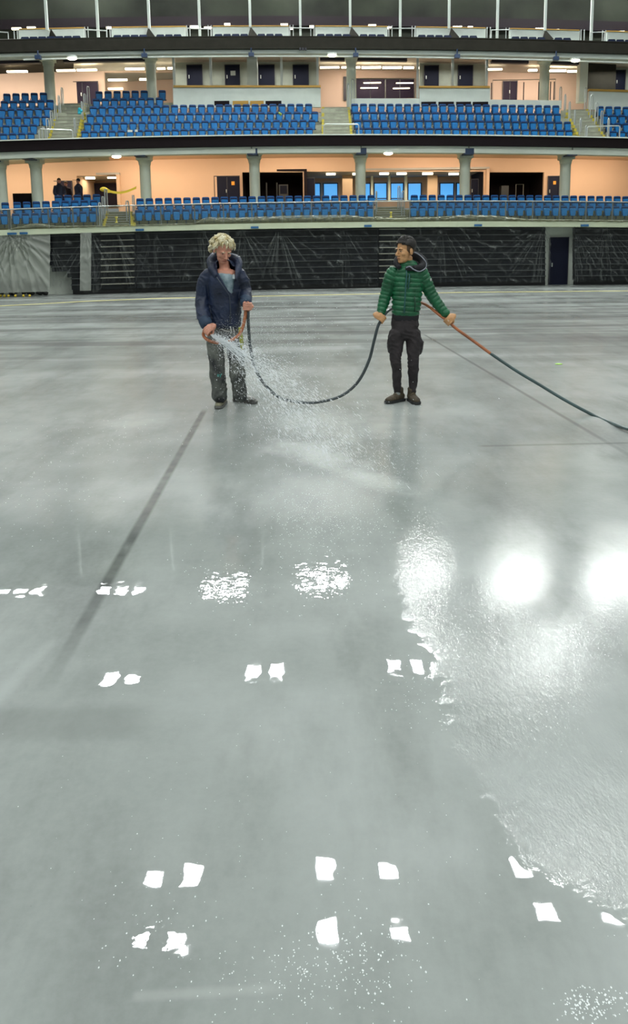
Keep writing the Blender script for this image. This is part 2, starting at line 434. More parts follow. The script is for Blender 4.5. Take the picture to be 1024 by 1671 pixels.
def pbox(name, x0, x1, y0, y1, d, t, m, parent=None, Yabs=None, kind='structure', mb=None):
    """an upright box whose face fills the given rows and columns, d behind the floor wall"""
    own = mb is None; mb = mb or MB()
    Yc = Yabs if Yabs is not None else D0((x0 + x1) / 2) + d
    a = W(x0, y1, Yc); c = W(x1, y1, Yc); zt = zat((a.x + c.x)/2, Yc, y0); zb = zat((a.x + c.x)/2, Yc, y1)
    mb.box((a.x, Yc, zb), (c.x, Yc + t, zt))
    if own:
        o = mb.build(name, m, parent)
        if parent is None and kind: tag(o, kind=kind)
        return o
dn = [0]
def door(x0, x1, y0, y1, d, m, handle=True, double=False, Yabs=None, sign=None):
    dn[0] += 1
    o = pbox('door_%d' % dn[0], x0, x1, y0, y1, d, .06, m, Yabs=Yabs)
    Yc = (Yabs if Yabs is not None else D0((x0+x1)/2) + d)
    mb = MB(); a = W(x0 - .9, y1, Yc); c = W(x1 + .9, y1, Yc); zt = zat(a.x, Yc, y0 - .9); zb = zat(a.x, Yc, y1)
    a2 = W(x0, y1, Yc); c2 = W(x1, y1, Yc)
    mb.box((a.x, Yc - .04, zb), (a2.x, Yc + .03, zt)); mb.box((c2.x, Yc - .04, zb), (c.x, Yc + .03, zt)); mb.box((a2.x, Yc - .04, zt - .03), (c2.x, Yc + .03, zt))
    mb.build('door_frame', M['iron'], o)
    if double:
        s_ = MB(); xm = (a2.x + c2.x)/2; s_.box((xm - .02, Yc - .012, zb), (xm + .02, Yc, zt)); s_.build('meeting_strip', M['iron'], o)
    if handle:
        h_ = MB(); xm = a2.x + (c2.x - a2.x) * (.47 if double else .12); zz = zb + (zt - zb) * .42
        h_.box((xm - .02, Yc - .07, zz - .08), (xm + .02, Yc - .01, zz + .08)); h_.build('door_handle', M['steel'], o)
    if sign:
        sx0, sx1, sy0, sy1, sm_ = sign
        s2 = MB(); pbox('', sx0, sx1, sy0, sy1, 0, .015, sm_, Yabs=Yc - .02, mb=s2); so = s2.build('door_sign', sm_, o)
    return o
door(351, 391, 288, 330, LB - .08, M['door'], double=True, sign=(377.5, 382.5, 296, 302, M['orange']))
door(893, 910, 288, 330, LB - .08, M['door'], sign=(902, 906.5, 295.5, 301, M['orange']))
door(87, 119, 296, 336, LB - .08, M['doorp'])
door(156, 192, 299.5, 337, 0, M['doorp'], Yabs=y_a - .15)
door(133, 139, 299.5, 330, 0, M['doorp'], Yabs=y_a - .15, handle=False)
door(499, 513, 291, 325, 0, M['door'], Yabs=D0(505) + LB + .3, handle=False)
door(768, 779, 293, 325, 0, M['door'], Yabs=D0(770) + LB + .5)
# floor-level door in the concrete wall
door(895, 924, 388, 464.5, .62, M['door'])
wl = MB()
# upper concourse --------------------------------------------------------
UB = 11.5
top_soff = off(b2b, 5)
ceiling('ceiling_upper', off(b2b, 27), 11.5, 5.45, 15, .12, M['soffit'])
wall_with_gaps('wall_upper_concourse', off(b2b, 20), off(u4t, 14), UB, .2, M['pink'], [(170, 283, 118, None)])
mbw = MB(); a = B(160, 118, UB + 3); c = B(290, 118, UB + 3); mbw.box((a.x, a.y, zat(a.x, a.y, 190)), (c.x, a.y + .1, zat(a.x, a.y, 105)))
tag(mbw.build('wall_upper_passage', M['pink']), kind='structure')
band('trim_5', b2t, b2b, 5.0, .6, M['white'])
band('trim_6', f2t, off(b2t, .3), 4.8, .5, M['darkgrey'])
# dark duct recesses under the upper slab
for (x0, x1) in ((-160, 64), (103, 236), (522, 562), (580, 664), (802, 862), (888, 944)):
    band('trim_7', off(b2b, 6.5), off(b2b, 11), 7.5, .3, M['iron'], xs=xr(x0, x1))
# suites (glazed boxes) between the pink bays
SB = 9.4
def suite_wall(x0, x1):
    band('wall_suite', off(b2b, 14), (lambda q: 141.5 if q < 900 else 148), SB, .15, M['suite'], xs=xr(x0, x1))
suite_wall(284, 519); suite_wall(684, 794); suite_wall(956, 1180)
for (x0, x1) in ((306, 330), (368, 391), (422.5, 447.5), (478.5, 503)):
    door(x0, x1, 106.5, 140, SB - .1, M['door'], sign=(376, 384, 115.5, 123, M['paper']) if x0 == 368 else None)
for (x0, x1) in ((692, 714.5), (747, 770)): door(x0, x1, 107.5, 141, SB - .1, M['door'])
door(1003, 1018, 115, 148, SB - .1, M['door'])
door(110, 161, 134, 170, UB - .08, M['doorp'], double=True)
door(820, 842, 133, 163, UB - .08, M['doorp'], double=True)
door(561, 567, 126, 164, UB - .08, M['iron'], handle=False)
dk = MB(); pbox('', 956, 1003, 101, 147, SB - .6, .1, None, mb=dk); tag(dk.build('wall_dark_suite_screen', M['darkgrey']), kind='structure')
# glazed doors of the centre bay (dark glass doors) with reflections made as glowing strips
gd = pbox('door_glazed', 581, 675, 128, 160, UB - .15, .08, M['doorp'])
g2 = MB(); pbox('', 627.5, 629, 128, 160, UB - .2, .05, None, mb=g2); g2.build('meeting_strip', M['steeld'], gd)
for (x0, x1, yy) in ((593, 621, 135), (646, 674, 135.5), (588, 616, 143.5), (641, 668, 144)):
    g3 = MB(); pbox('', x0, x1, yy - .8, yy + .8, UB - .22, .05, None, mb=g3); g3.build('painted_reflection', M['light'], gd)

# white parapet boxes
def parapet(x0, x1, yt, yb, d, cap=True, nm='wall_parapet', capm=None):
    o = band(nm, yt, yb, d, .18, M['white'], xs=xr(x0, x1))
    if cap: band('mustard_cap', off(yt, -3.2), off(yt, .2), d - .06, .30, capm or M['mustard'], xs=xr(x0, x1), parent=o)
    return o
pb = parapet(283, 523, lambda x: 142.3, off(u4t, 6), 6.35)
pb2 = parapet(684, 799, lambda x: 143.3, off(u4t, 6), 6.35)
pb3 = parapet(960, 1180, lambda x: 148 + (x - 960) * .03, off(u4t, 6), 6.75)
parapet(574, 686, lambda x: 160.5, off(u4t, 6), 6.4, cap=False)
parapet(798, 915, lambda x: 162.5 + (x-798) * .012, off(u4t, 6), 6.4, cap=False)
for (x0, x1, m_) in ((347, 374, M['darkin']), (377, 405, M['mustard']), (408, 430, M['mustard']), (433, 459, M['darkin'])):
    o = pbox('serving_slot', x0, x1, 164.5, 172, 6.30, .04, m_, parent=pb)
for (x0, x1) in ((687, 711), (715, 740), (744, 768), (771, 796)):
    o = pbox('serving_slot', x0, x1, 166, 172, 6.30, .04, M['darkin'], parent=pb2)

# posts of the suites
POST_L = 'slim white post of the glazed suites, %s'
def post(px0, py0, py1, d, r, m, label, name='suite_post', cat='post', group=None, px1=None):
    p = B(px0, py1, d); zt = zat(p.x, p.y, py0)
    mb = MB(); mb.box((p.x - r, p.y - r, p.z), (p.x + r, p.y + r, zt)); o = mb.build(name, m)
    return tag(o, label, cat, group)
for x, l in ((284.5, 'left edge of the left row of suites'), (344.5, 'between the first and second navy doors'), (459.5, 'between the third and fourth navy doors'),
             (518, 'right edge of the left row of suites'), (680.5, 'left edge of the two-door suite'), (737.5, 'between the two doors right of centre'), (793, 'right edge of the two-door suite')):
    post(x, 86, 160 if x == 680.5 else 141.5, 6.6, .055, M['whitec'], POST_L % l)
o = pbox('pillar', 403.5, 420, 92, 139.5, 7.2, .5, M['white'], kind=None); tag(o, 'square white pillar in the middle of the left suites, between the second and third doors', 'pillar')
o = pbox('pillar', 944, 957, 100, 166, 7.6, .5, M['conc'], kind=None); tag(o, 'square pale pillar at the head of the right-hand stairs', 'pillar')

# top tier ----------------------------------------------------------------
tl = quad([66, 61, 60, 63, 69.5])
slab('floor_top_terrace', off(tl, .5), 5.2, 13.5, .05, M['darkgrey'])
mt = bpy.data.materials.new('dark_box_glazing'); mt.use_nodes = True
_b = mt.node_tree.nodes['Principled BSDF']; _n = mt.node_tree.nodes.new('ShaderNodeTexNoise'); _n.inputs['Scale'].default_value = .35; _n.inputs['Detail'].default_value = 6
_t = mt.node_tree.nodes.new('ShaderNodeTexCoord'); mt.node_tree.links.new(_t.outputs['Object'], _n.inputs[0])
_r = mt.node_tree.nodes.new('ShaderNodeValToRGB'); mt.node_tree.links.new(_n.outputs[0], _r.inputs[0]); mt.node_tree.links.new(_r.outputs[0], _b.inputs['Base Color'])
_r.color_ramp.elements[0].position = .3; _r.color_ramp.elements[0].color = (.003, .0036, .0022, 1); _r.color_ramp.elements[1].position = .75; _r.color_ramp.elements[1].color = (.021, .025, .017, 1)
_b.inputs['Roughness'].default_value = .8; _b.inputs['Specular IOR Level'].default_value = .15
band('wall_top_glazing', (lambda x: -90), off(tl, 1), 9.5, .15, mt)
band('top_shade_strip', off(tl, -34), off(tl, -18), 9.3, .1, M['darkin'], xs=xr(-160, 1180, 30))  # dark strip standing in for shadow across the top glazing
TBOX = [(31, 137), (182, 303), (347, 471), (514, 632), (679, 792), (832, 945), (989, 1100)]
where = ['far left', 'second from the left', 'third from the left', 'just right of centre', 'fifth from the left', 'second from the right', 'far right']
for (x0, x1), l in zip(TBOX, where):
    e = empty('parapet_box', B((x0+x1)/2, tl((x0+x1)/2), 7.4), 'low white parapet with brown top edge on the top tier, ' + l, 'parapet')
    band('panel', off(tl, -17.3), off(tl, 1), 7.4, .15, M['white'], xs=xr(x0, x1), parent=e)
    band('top_edge', off(tl, -18.6), off(tl, -17.1), 7.35, .25, M['mustard'], xs=xr(x0, x1), parent=e)
    xm = (x0 + x1) / 2
    g = MB(); a = B(xm, tl(xm) + 1, 7.3); zt = zat(a.x, a.y, tl(xm) - 17)
    g.add([(a.x - .15, a.y, a.z), (a.x + .35, a.y - .3, a.z), (a.x, a.y - .02, zt), (a.x - .15, a.y + .05, a.z), (a.x + .35, a.y - .25, a.z), (a.x, a.y + .04, zt)],
          [(0, 1, 2), (5, 4, 3), (0, 3, 4, 1), (1, 4, 5, 2), (2, 5, 3, 0)]); g.build('gusset', M['darkgrey'], e)
    # railing frames both ends
    for xe, dr, sd in ((x0, -1, 'left'), (x1, 1, 'right')):
        if not -10 < xe < 1034: continue
        r = MB()
        for k in (0, 5.2): p = B(xe + dr*(2 + k), tl(xe) + 1, 6.2); r.tube([p, (p.x, p.y, zat(p.x, p.y, tl(xe) - 19))], .022, 6)
        tag(r.build('handrail', M['steel']), 'thin twin rails at %s end of top tier parapet, %s' % (sd, l), 'handrail')
for i, x in enumerate([75, 158.5, 241.5, 326, 408, 490, 571, 652.5, 732, 810.5, 888.5, 963.5]):
    side = ['leftmost', 'second', 'third', 'fourth', 'fifth', 'sixth', 'seventh', 'eighth', 'ninth', 'tenth', 'eleventh', 'rightmost'][i]
    p = B(x + (2 if x < 300 else 0), tl(x) - (15 if i % 2 == 0 else 1), 6.9)
    mb = MB(); mb.box((p.x - .055, p.y - .06, p.z), (p.x + .055, p.y + .06, zat(p.x, p.y, -60)))
    tag(mb.build('glazing_post', M['steel'] if 0 else M['white']), 'tall white glazing post on the top tier, %s counting from the left' % side if 'most' not in side else 'tall white glazing post on the top tier, %s of all' % side, 'post')
# stair rails between parapets on top tier
for (x0, x1), l in zip([(-5, 14), (140, 174), (306, 344), (472, 512), (634, 676), (801, 830), (962, 985)], ['at the left edge', 'in the first gap between parapets', 'in the second gap', 'above the four black lamps', 'in the gap right of centre', 'in the fifth gap', 'in the rightmost gap']):
    a = B(x0, tl(x0) + 1, 6.0); b_ = B(x1, tl(x1) + 1, 6.0); za = zat(a.x, a.y, tl(x0) - 14.5)
    mb = MB(); mb.tube([a, (a.x, a.y, za), (b_.x, b_.y, za), b_], .028, 6)
    tag(mb.build('stair_rail', M['steel']), 'bent steel rail on the top tier, ' + l, 'handrail')
    m_ = (x0 + x1) / 2
    p = B(m_ - 8, tl(m_), 8.5); q = B(m_ + 10, tl(m_), 8.5)
# small lit lamps up there
tln = ['far left', 'left', 'beside the first post', 'above the second gap left side', 'right of the fourth post', 'left of the fifth post', 'over the third parapet', 'right of the third parapet', 'over the fourth parapet left', 'over the fourth parapet', 'left of the seventh post', 'over the fifth parapet left', 'over the fifth parapet right', 'left of the tenth post', 'over the sixth parapet left', 'over the sixth parapet middle', 'over the sixth parapet right', 'far right']
for (x0, x1, yy), l in zip([(19, 34, 46.5), (44, 57, 45), (173, 181, 45), (309, 323, 43.5), (333, 345, 45), (366, 375, 39.5), (458, 469, 40), (472, 477, 46), (505, 512, 43), (601, 613, 41.5), (631, 638, 45), (739, 753, 44), (763, 771, 44.5), (874, 886, 47), (899, 912, 49), (921, 926, 50), (928, 933, 50), (1005, 1018, 52)], tln):
    o = pbox('ceiling_lamp', x0, x1, yy - 1.6, yy + 1.6, 8.9, .1, M['light'], kind=None); tag(o, 'small lit lamp glowing behind the top tier, ' + l, 'lamp')

# columns -------------------------------------------------------------------
def column(px, ptop, d, r, label, blue=True):
    base = B(px, 345 if ptop > 200 else 185, d); zt = zat(base.x, base.y, ptop)
    e = empty('column', base, label, 'column')
    hgt = zt - base.z
    mb = MB(); mb.lathe(base, [(r, 0), (r, hgt - .42)], 24); mb.build('shaft', M['column'], e, smooth=False)
    cp = MB(); cp.lathe((base.x, base.y, zt - .42), [(r*1.02, 0), (r*1.12, .05), (r*1.12, .1), (r*1.35, .3), (r*1.75, .43)], 24)
    cp.box((base.x - r*1.3, base.y - r*1.6, zt - .22), (base.x + r*1.3, base.y + r, zt)); cp.build('capital', M['column'], e)
    if blue:
        bk = MB(); bk.box((base.x - r*1.0, base.y - .95, zt - .14), (base.x + r*.9, base.y - r*1.65, zt + .12)); bk.build('bracket', M['bracket'], e)
        dp = MB(); dp.tube([(base.x - .03, base.y - 1.0, zt + .1), (base.x - .03, base.y - 1.0, zt + .55)], .03, 6); dp.build('drain_pipe', M['steeld'], e)
for x, l in ((5, 'at the left edge of the photo'), (63, 'left of the people standing behind the seats'), (239.5, 'right of the yellow tape'), (416.5, 'in front of the dark kiosk opening'),
             (588, 'at the middle of the blue windows'), (757, 'at the right end of the blue windows'), (919.5, 'beside the orange-signed door on the right')):
    column(x, b1b(x) + 1, 3.45, .235, 'round pale column of the lower concourse, ' + l)
for x, l in ((84, 'at the head of the left stairs'), (249, 'above the left block of seats'), (573, 'right of the centre stairs'), (886, 'left of the right-hand stairs')):
    column(x, b2b(x) + 2, 7.6 if x != 573 else 7.0, .235, 'round pale column of the upper concourse, ' + l)

# strip lights on the upper concourse ceiling
def strip(x0, x1, yy, d, l, h=2.6):
    p = B((x0+x1)/2, yy, d); a = W(x0, yy, p.y); c = W(x1, yy, p.y); z = a.z
    hz = h / 2 * p.y / F
    e = MB(); e.box((a.x, p.y, p.z - hz), (c.x, p.y + .12, p.z + hz))
    tag(e.build('strip_light', M['light']), l, 'light')
ord_ = 'first second third fourth fifth sixth seventh eighth ninth tenth eleventh twelfth'.split()
for i, (x0, x1, yy) in enumerate([(11, 44, 116.5), (92, 122, 114.6), (125, 157, 113.8), (204, 235, 112), (238, 242, 112), (256, 269, 111.5), (273, 283, 111)]):
    strip(x0, x1, yy, 9.8, 'lit strip light under the upper slab left of the suites, %s from the left' % ord_[i])
for i, (x0, x1, yy) in enumerate([(176, 207, 130), (227, 242, 129.2), (176, 200, 144.5)]):
    strip(x0, x1, yy, 11.3 if yy < 140 else UB + 2.5, ['long lit strip light in the recess left of the upper column', 'short lit strip light beside the upper column', 'dim lit strip light low in the recess above the left seats'][i])
for i, (x0, x1, yy) in enumerate([(522, 553, 109.6), (557, 565, 109.6), (581, 587, 109.6), (590, 621, 109.8), (624, 655, 110), (658, 675, 110.2), (682, 686, 110.5)]):
    strip(x0, x1, yy, 9.8, 'lit strip light over the centre stairs bay, %s from the left' % ord_[i])
for i, (x0, x1, yy) in enumerate([(794, 819, 112.8), (862, 876, 114.5), (894, 923, 115.3), (926, 944, 116), (958, 967, 117)]):
    strip(x0, x1, yy, 9.8, 'lit strip light over the right-hand bay, %s from the left' % ord_[i])
# lower foyer lights
for i, (x0, x1, yy) in enumerate([(532, 547, 284), (575, 580, 284), (619, 634, 283.3), (647, 663, 283.3), (689, 706, 283.3), (732, 748, 283.8)]):
    strip(x0, x1, yy, LB + 1.2, 'lit ceiling light inside the window foyer, %s from the left' % ord_[i], 3)
strip(139, 154, 290.5, LB + 1., 'left lit ceiling light above the open passage behind the yellow tape', 3)
strip(175, 190, 289.5, LB + 1., 'right lit ceiling light above the open passage behind the yellow tape', 3)
# round globes on the slab edges
for (x, yy, d, l) in ((190, 255.5, 2.35, 'under the black balcony band on the left'), (633, 250.5, 2.35, 'under the black balcony band right of centre'),
                      (117.5, 95.5, 4.7, 'under the upper white slab on the left'), (541.5, 90.5, 4.7, 'under the upper white slab near the centre'), (938, 99, 4.7, 'under the upper white slab on the right')):
    p = B(x, yy, d); e = empty('bulkhead_lamp', p, 'round lit bulkhead lamp ' + l, 'lamp')
    mb = MB(); mb.ell(p, (.2, .14, .07)); mb.build('diffuser', M['globe'], e, True)
    mb = MB(); mb.lathe((p.x, p.y, p.z + .03), [(.22, 0), (.22, .07)], 16); mb.build('mounting_ring', M['whitec'], e)
# long thin pipe under the upper slab
pl = quad([98.5, 93, 92, 95, 102.5]); mb = MB(); mb.tube([B(x, pl(x), 4.9) for x in xr(38, 1180, 30)], .035, 6)
tag(mb.build('long_pipe', M['whitec']), 'long thin white pipe running below the upper white slab', 'pipe')
# three small black spots hung on the slab
for x, l in ((489.5, 'left'), (494, 'middle'), (498.5, 'right')):
    p = B(x, 81, 4.85); mb = MB(); mb.lathe((p.x, p.y - .08, p.z - .05), [(.05, 0), (.055, .06), (.03, .12)], 10)
    tag(mb.build('spotlight', M['iron']), 'tiny black spotlight on the upper white slab, %s of the three' % l, 'spotlight')
for x, l in ((61.5, 'left'), (235, 'second'), (409.5, 'above the square pillar'), (580, 'above the centre column'), (745.5, 'right of centre'), (907, 'right')):
    mb = MB(); p = B(x, b2t(x) - 1, 4.75); mb.tube([p, (p.x, p.y, zat(p.x, p.y, b2b(x) + 1))], .035, 6)
    p2 = Vector((p.x, p.y, zat(p.x, p.y, b2b(x) + 3))); mb.box((p2.x - .12, p2.y - .1, p2.z - .06), (p2.x + .12, p2.y + .1, p2.z + .1))
    tag(mb.build('downpipe', M['bracket']), 'short dark downpipe on the upper white slab, ' + l, 'pipe')

# windows of the foyer --------------------------------------------------------
for i, (x0, x1, y0, y1) in enumerate([(514, 521.5, 300, 326), (528.5, 550, 300, 326), (596, 603, 300, 326), (611, 630, 299.5, 326), (638, 657, 299.5, 326), (666, 686, 299.5, 326), (718, 739, 299.5, 326), (745, 751, 299.5, 322)]):
    o = pbox('window_%d' % (i + 1), x0, x1, y0, y1, 0, .04, M['window'], Yabs=y_f - .12)
    fb = MB(); e_ = 1.6
    pbox('', x0 - e_, x0, y0 - e_, y1, 0, .12, None, Yabs=y_f - .2, mb=fb); pbox('', x1, x1 + e_, y0 - e_, y1, 0, .12, None, Yabs=y_f - .2, mb=fb); pbox('', x0, x1, y0 - e_, y0, 0, .12, None, Yabs=y_f - .2, mb=fb)
    if 600 < x0 < 650: pbox('', x0, x1, 323, 324.5, 0, .12, None, Yabs=y_f - .2, mb=fb)
    fb.build('window_frame', M['frame'], o)
for i, (x0, x1, m_) in enumerate(((558.5, 575, 'peach'), (697, 713, 'peach'), (605, 608.5, 'conc'), (633, 636.5, 'conc'), (660, 664, 'conc'))):
    o = pbox('foyer_pier', x0, x1, 286, 328, LB + (2.6 if m_ == 'peach' else 3.2), .3, M[m_], kind=None)
    tag(o, ('wide peach pier in the window foyer, ' if m_ == 'peach' else 'slim pale mullion pier in the window foyer, ') + ['left of the centre column', 'right of the middle windows', 'left of the two door-height windows', 'between the two door-height windows', 'right of the two door-height windows'][i], 'pier')
o = pbox('stacked_crate', 809 + 8, 829, 303, 330, LB + 1.4, .5, M['lip'], kind=None); tag(o, 'grey upright crate inside the dark opening on the right', 'crate')
o = pbox('vending_cabinet', 455, 470, 301, 330, LB + 1.6, .5, M['lip'], kind=None); tag(o, 'pale-framed cabinet inside the dark kiosk opening', 'cabinet')
fb = MB(); pbox('', 457, 468, 303, 316, LB + 1.55, .05, None, mb=fb); fb.build('cabinet_door', M['door'], o)
for x, l in ((435, 'left'), (452, 'right')):
    fb = MB(); p = B(x, 330, LB + 1.2); fb.tube([p, (p.x, p.y, zat(p.x, p.y, 298))], .04, 6)
    tag(fb.build('kiosk_pole', M['lip']), 'thin pole inside the dark kiosk opening, %s one' % l, 'pole')
fb = MB(); a = B(841, 322, LB + 1); b_ = B(853, 322, LB + 1); zt = zat(a.x, a.y, 301); fb.tube([a, (a.x, a.y, zt), (b_.x, b_.y, zt), b_], .02, 6)
tag(fb.build('rail_frame', M['steeld']), 'thin metal frame standing inside the dark opening on the right', 'frame')
o = pbox('notice_panel', 23, 53, 315.5, 352, 4.4, .1, M['darkin'], kind=None); tag(o, 'dark upright panel behind the lower seats at far left', 'panel')

# aisle stairs -----------------------------------------------------------------
def aisle(edgeL, edgeR, rows, sub, label, m, yellow=True, extra=0):
    """edgeL/R: (x at bottom, x at top); steps laid over the terrace rows"""
    n = len(rows) * sub; mid = (edgeL[0] + edgeR[0]) / 2
    b0 = seat_top(mid, *rows[0]); e = empty('aisle_stairs', (b0.x, b0.y - .4, b0.z - SH), label, 'stairs')
    mb = MB(); ym = MB()
    dA, dB = rows[0][0] - .36, rows[-1][0] + .42
    zA = seat_top(mid, *rows[0]).z - SH; zB = seat_top(mid, *rows[-1]).z - SH + .12
    for i in range(n):
        k0, k1 = i / n, (i + 1) / n
        d0_, d1_ = dA + (dB - dA) * k0, dA + (dB - dA) * k1 + .02
        z = zA + (zB - zA) * (i + 1) / n + .02
        xl = edgeL[0] + (edgeL[1] - edgeL[0]) * k0; xr_ = edgeR[0] + (edgeR[1] - edgeR[0]) * k0
        Ya = D0(mid) + d0_; Yb = D0(mid) + d1_
        a = W(xl, 300, Ya); c = W(xr_, 300, Ya)
        mb.box((a.x, Ya, zA - .1), (c.x, Yb, z))
        nb = MB()
        ym.box((a.x, Ya - .012, z - .035), (c.x, Ya + .02, z + .004))
        if yellow:
            ym.cur = 1; ym.box((a.x - .02, Ya - .02, z - .12), (a.x + .09, Yb, z + .01)); ym.box((c.x - .09, Ya - .02, z - .12), (c.x + .02, Yb, z + .01)); ym.cur = 0
    mb.build('steps', m, e); ym.build('step_nosings', [M['lipw'], M['yellow']], e)
    return e
aisle((82, 106), (131, 149), UPP6, 2, 'left upper flight of concrete aisle stairs with yellow edges, below the plum double door', M['treadu'])
aisle((526, 527), (575, 570), UPP6[:5], 2, 'centre upper flight of concrete aisle stairs between two blue seat blocks', M['treadu'])
aisle((942, 914), (986, 950), UPP6[:5], 2, 'right upper flight of concrete aisle stairs by the white parapet', M['treadu'])
aisle((165, 173), (214, 209), LOW, 2, 'left lower aisle stairs below the yellow tape', M['riser'])
aisle((614, 614), (662, 660), LOW, 2, 'centre lower aisle stairs below the blue windows', M['riser'], yellow=False)

# handrails: n-shaped hoops ------------------------------------------------------
def hoop(x0, y0, x1, yb, d, label, ytop=None, r=.026, w_=.12, name='handrail'):
    a = B(x0, yb, d); zt = zat(a.x, a.y, y0); b_ = B(x1, yb, d + w_)
    mb = MB(); mb.tube([a, (a.x, a.y, zt - .06), (a.x + (b_.x-a.x)*.2, a.y, zt), (a.x + (b_.x-a.x)*.8, b_.y, zt), (b_.x, b_.y, zt - .06), (b_.x, b_.y, a.z)], r, 6)
    tag(mb.build(name, M['steel']), label, 'handrail')
def hoops(lst, side, r=.026):
    for i, (x0, y0, x1, yb, d) in enumerate(lst):
        hoop(x0, y0, x1, yb + 10, d, 'steel rail hoop %s, %s from bottom' % (side, ord_[i]), r=r)
hoops([(70, 208, 75, 229, 3.2), (77, 193.5, 81, 215, 4), (83.5, 181, 87, 203, 4.8), (90, 169, 93, 190, 5.6), (96.5, 156, 99, 178, 6.4), (101.5, 143, 104, 168, 7.2)], 'left of the left upper stairs')
hoops([(122, 193, 124, 212, 3.6), (134, 166, 136, 185, 5.2), (138, 153, 141, 173, 6.2), (143.5, 141, 147, 165, 7)], 'right of the left upper stairs')
hoops([(957, 190, 961, 217, 4.0)][:0] + [(990, 193, 992, 225, 3.2), (979, 181, 982, 206, 4.2), (970, 167, 974, 194, 5), (962, 155, 966, 182, 5.8), (953, 143, 956, 168, 6.6)], 'right of the right upper stairs')
hoops([(954, 205, 956, 225, 3.3), (945, 193, 947, 215, 3.8), (936, 180, 937, 204, 4.6), (927, 166, 929, 190, 5.4), (920, 154, 922, 172, 6.2), (912, 142, 915, 165, 7)], 'left of the right upper stairs')
hoops([(163, 331, 166, 362, .6), (168, 321, 171, 348, 1.4), (172.5, 309, 176, 338, 2.2)], 'left of the left lower stairs')
hoops([(207, 328, 211, 350, 1.0), (217, 319, 219.5, 335, 2.2)], 'right of the left lower stairs')
hoops([(655, 312, 659, 345, .9), (649, 304, 652, 330, 2.0)], 'right of the centre lower stairs')
hoops([(613, 312, 614.5, 342, 1.6)], 'left of the centre lower stairs')
hoops([(573, 129, 578, 160, 6.3), (567, 136, 569, 165, 6.0)], 'beside the centre upper column')
# wide barrier rails at the foot of upper stairs
for (x0, x1, yt, yb, l) in ((64, 119, 210.5, 229, 'left'), (528, 585, 202.5, 220, 'centre'), (957, 1010, 206.5, 224, 'right')):
    a = B(x0, yb, 2.75); b_ = B(x1, yb, 2.75); zt = zat(a.x, a.y, yt)
    mb = MB(); mb.tube([a, (a.x, a.y, zt - .06), (a.x + .06, a.y, zt), (b_.x - .06, b_.y, zt), (b_.x, b_.y, zt - .06), b_], .028, 6)
    tag(mb.build('barrier_rail', M['steel']), 'wide low steel barrier rail across the foot of the %s upper stairs' % l, 'handrail')
mb = MB(); a = B(581, 160, 8.8); b_ = B(676, 160, 8.8); zt = zat(a.x, a.y, 128.5); mb.tube([a, (a.x, a.y, zt), (b_.x, b_.y, zt), b_], .03, 6)
for x in (604, 628, 652): p = B(x, 160, 8.8); mb.tube([p, (p.x, p.y, zt)], .015, 6)
tag(mb.build('guard_rail', M['steeld']), 'grey guard rail in front of the dark glazed doors of the upper centre bay', 'railing')
mb = MB(); a = B(803, 162, 8.8); b_ = B(905, 162, 8.8); zt = zat(a.x, a.y, 131); mb.tube([a, (a.x, a.y, zt), (b_.x, b_.y, zt), b_], .02, 6)
mb.cur = 1
for x in (801, 853.5, 878, 897, 903): p = B(x, 163, 8.8); mb.tube([p, (p.x, p.y, zt - .12)], .028, 6)
tag(mb.build('guard_rail', [M['steeld'], M['iron']]), 'guard rail with dark posts before the pink wall of the upper right bay', 'railing')

# lower glass balustrade ----------------------------------------------------------
rl = quad([342, 334.5, 329, 328.5, 329.5])
e = empty('glass_balustrade', B(512, 362, -.15), 'long low glass balustrade with steel top rail in front of the lower seats', 'balustrade')
mb = MB(); mb.tube([B(x, rl(x), -.15) for x in xr(-160, 1180, 25)], .02, 8); mb.build('top_rail', M['steel'], e)
gl = MB(); rings = []
for x in xr(-160, 1180, 25):
    p = B(x, rl(x) + 1, -.15); q = zat(p.x, p.y, b0t(x) - 2); rings.append([(p.x, p.y, q), (p.x, p.y + .012, q), (p.x, p.y + .012, p.z), (p.x, p.y, p.z)])
gl.sweep(rings); gl.build('glass_panel', M['glass'], e)
xx = -30
posts_px = [15, 18, 80, 120, 159, 212, 263, 318, 365, 411, 460, 508, 555, 609, 668, 713, 779, 824, 868, 912, 955, 998]
for x in posts_px:
    p = B(x, b0t(x), -.12); mb = MB(); mb.box((p.x - .022, p.y - .02, p.z), (p.x + .022, p.y + .03, zat(p.x, p.y, rl(x)))); mb.build('post', M['steeld'], e)

# blue fittings hung under the slab edge
for (x0, x1, l) in ((12, 26, 'leftmost'), (32, 44, 'above the gathered plastic'), (221, 234, 'right of the left stairs'), (409, 421.5, 'right of the man in the navy jacket'), (594, 606, 'left of the man in green'), (774, 786, 'right of the man in green'), (948, 960, 'above the floor-level door')):
    p = (x0 + x1) / 2; yy = b0b(p)
    o = pbox('blue_clamp', x0, x1, yy - 4.3, yy - .8, -.45, .1, M['bluefit'], kind=None)
    tag(o, 'small blue clamp on the pale slab edge, ' + l, 'clamp')

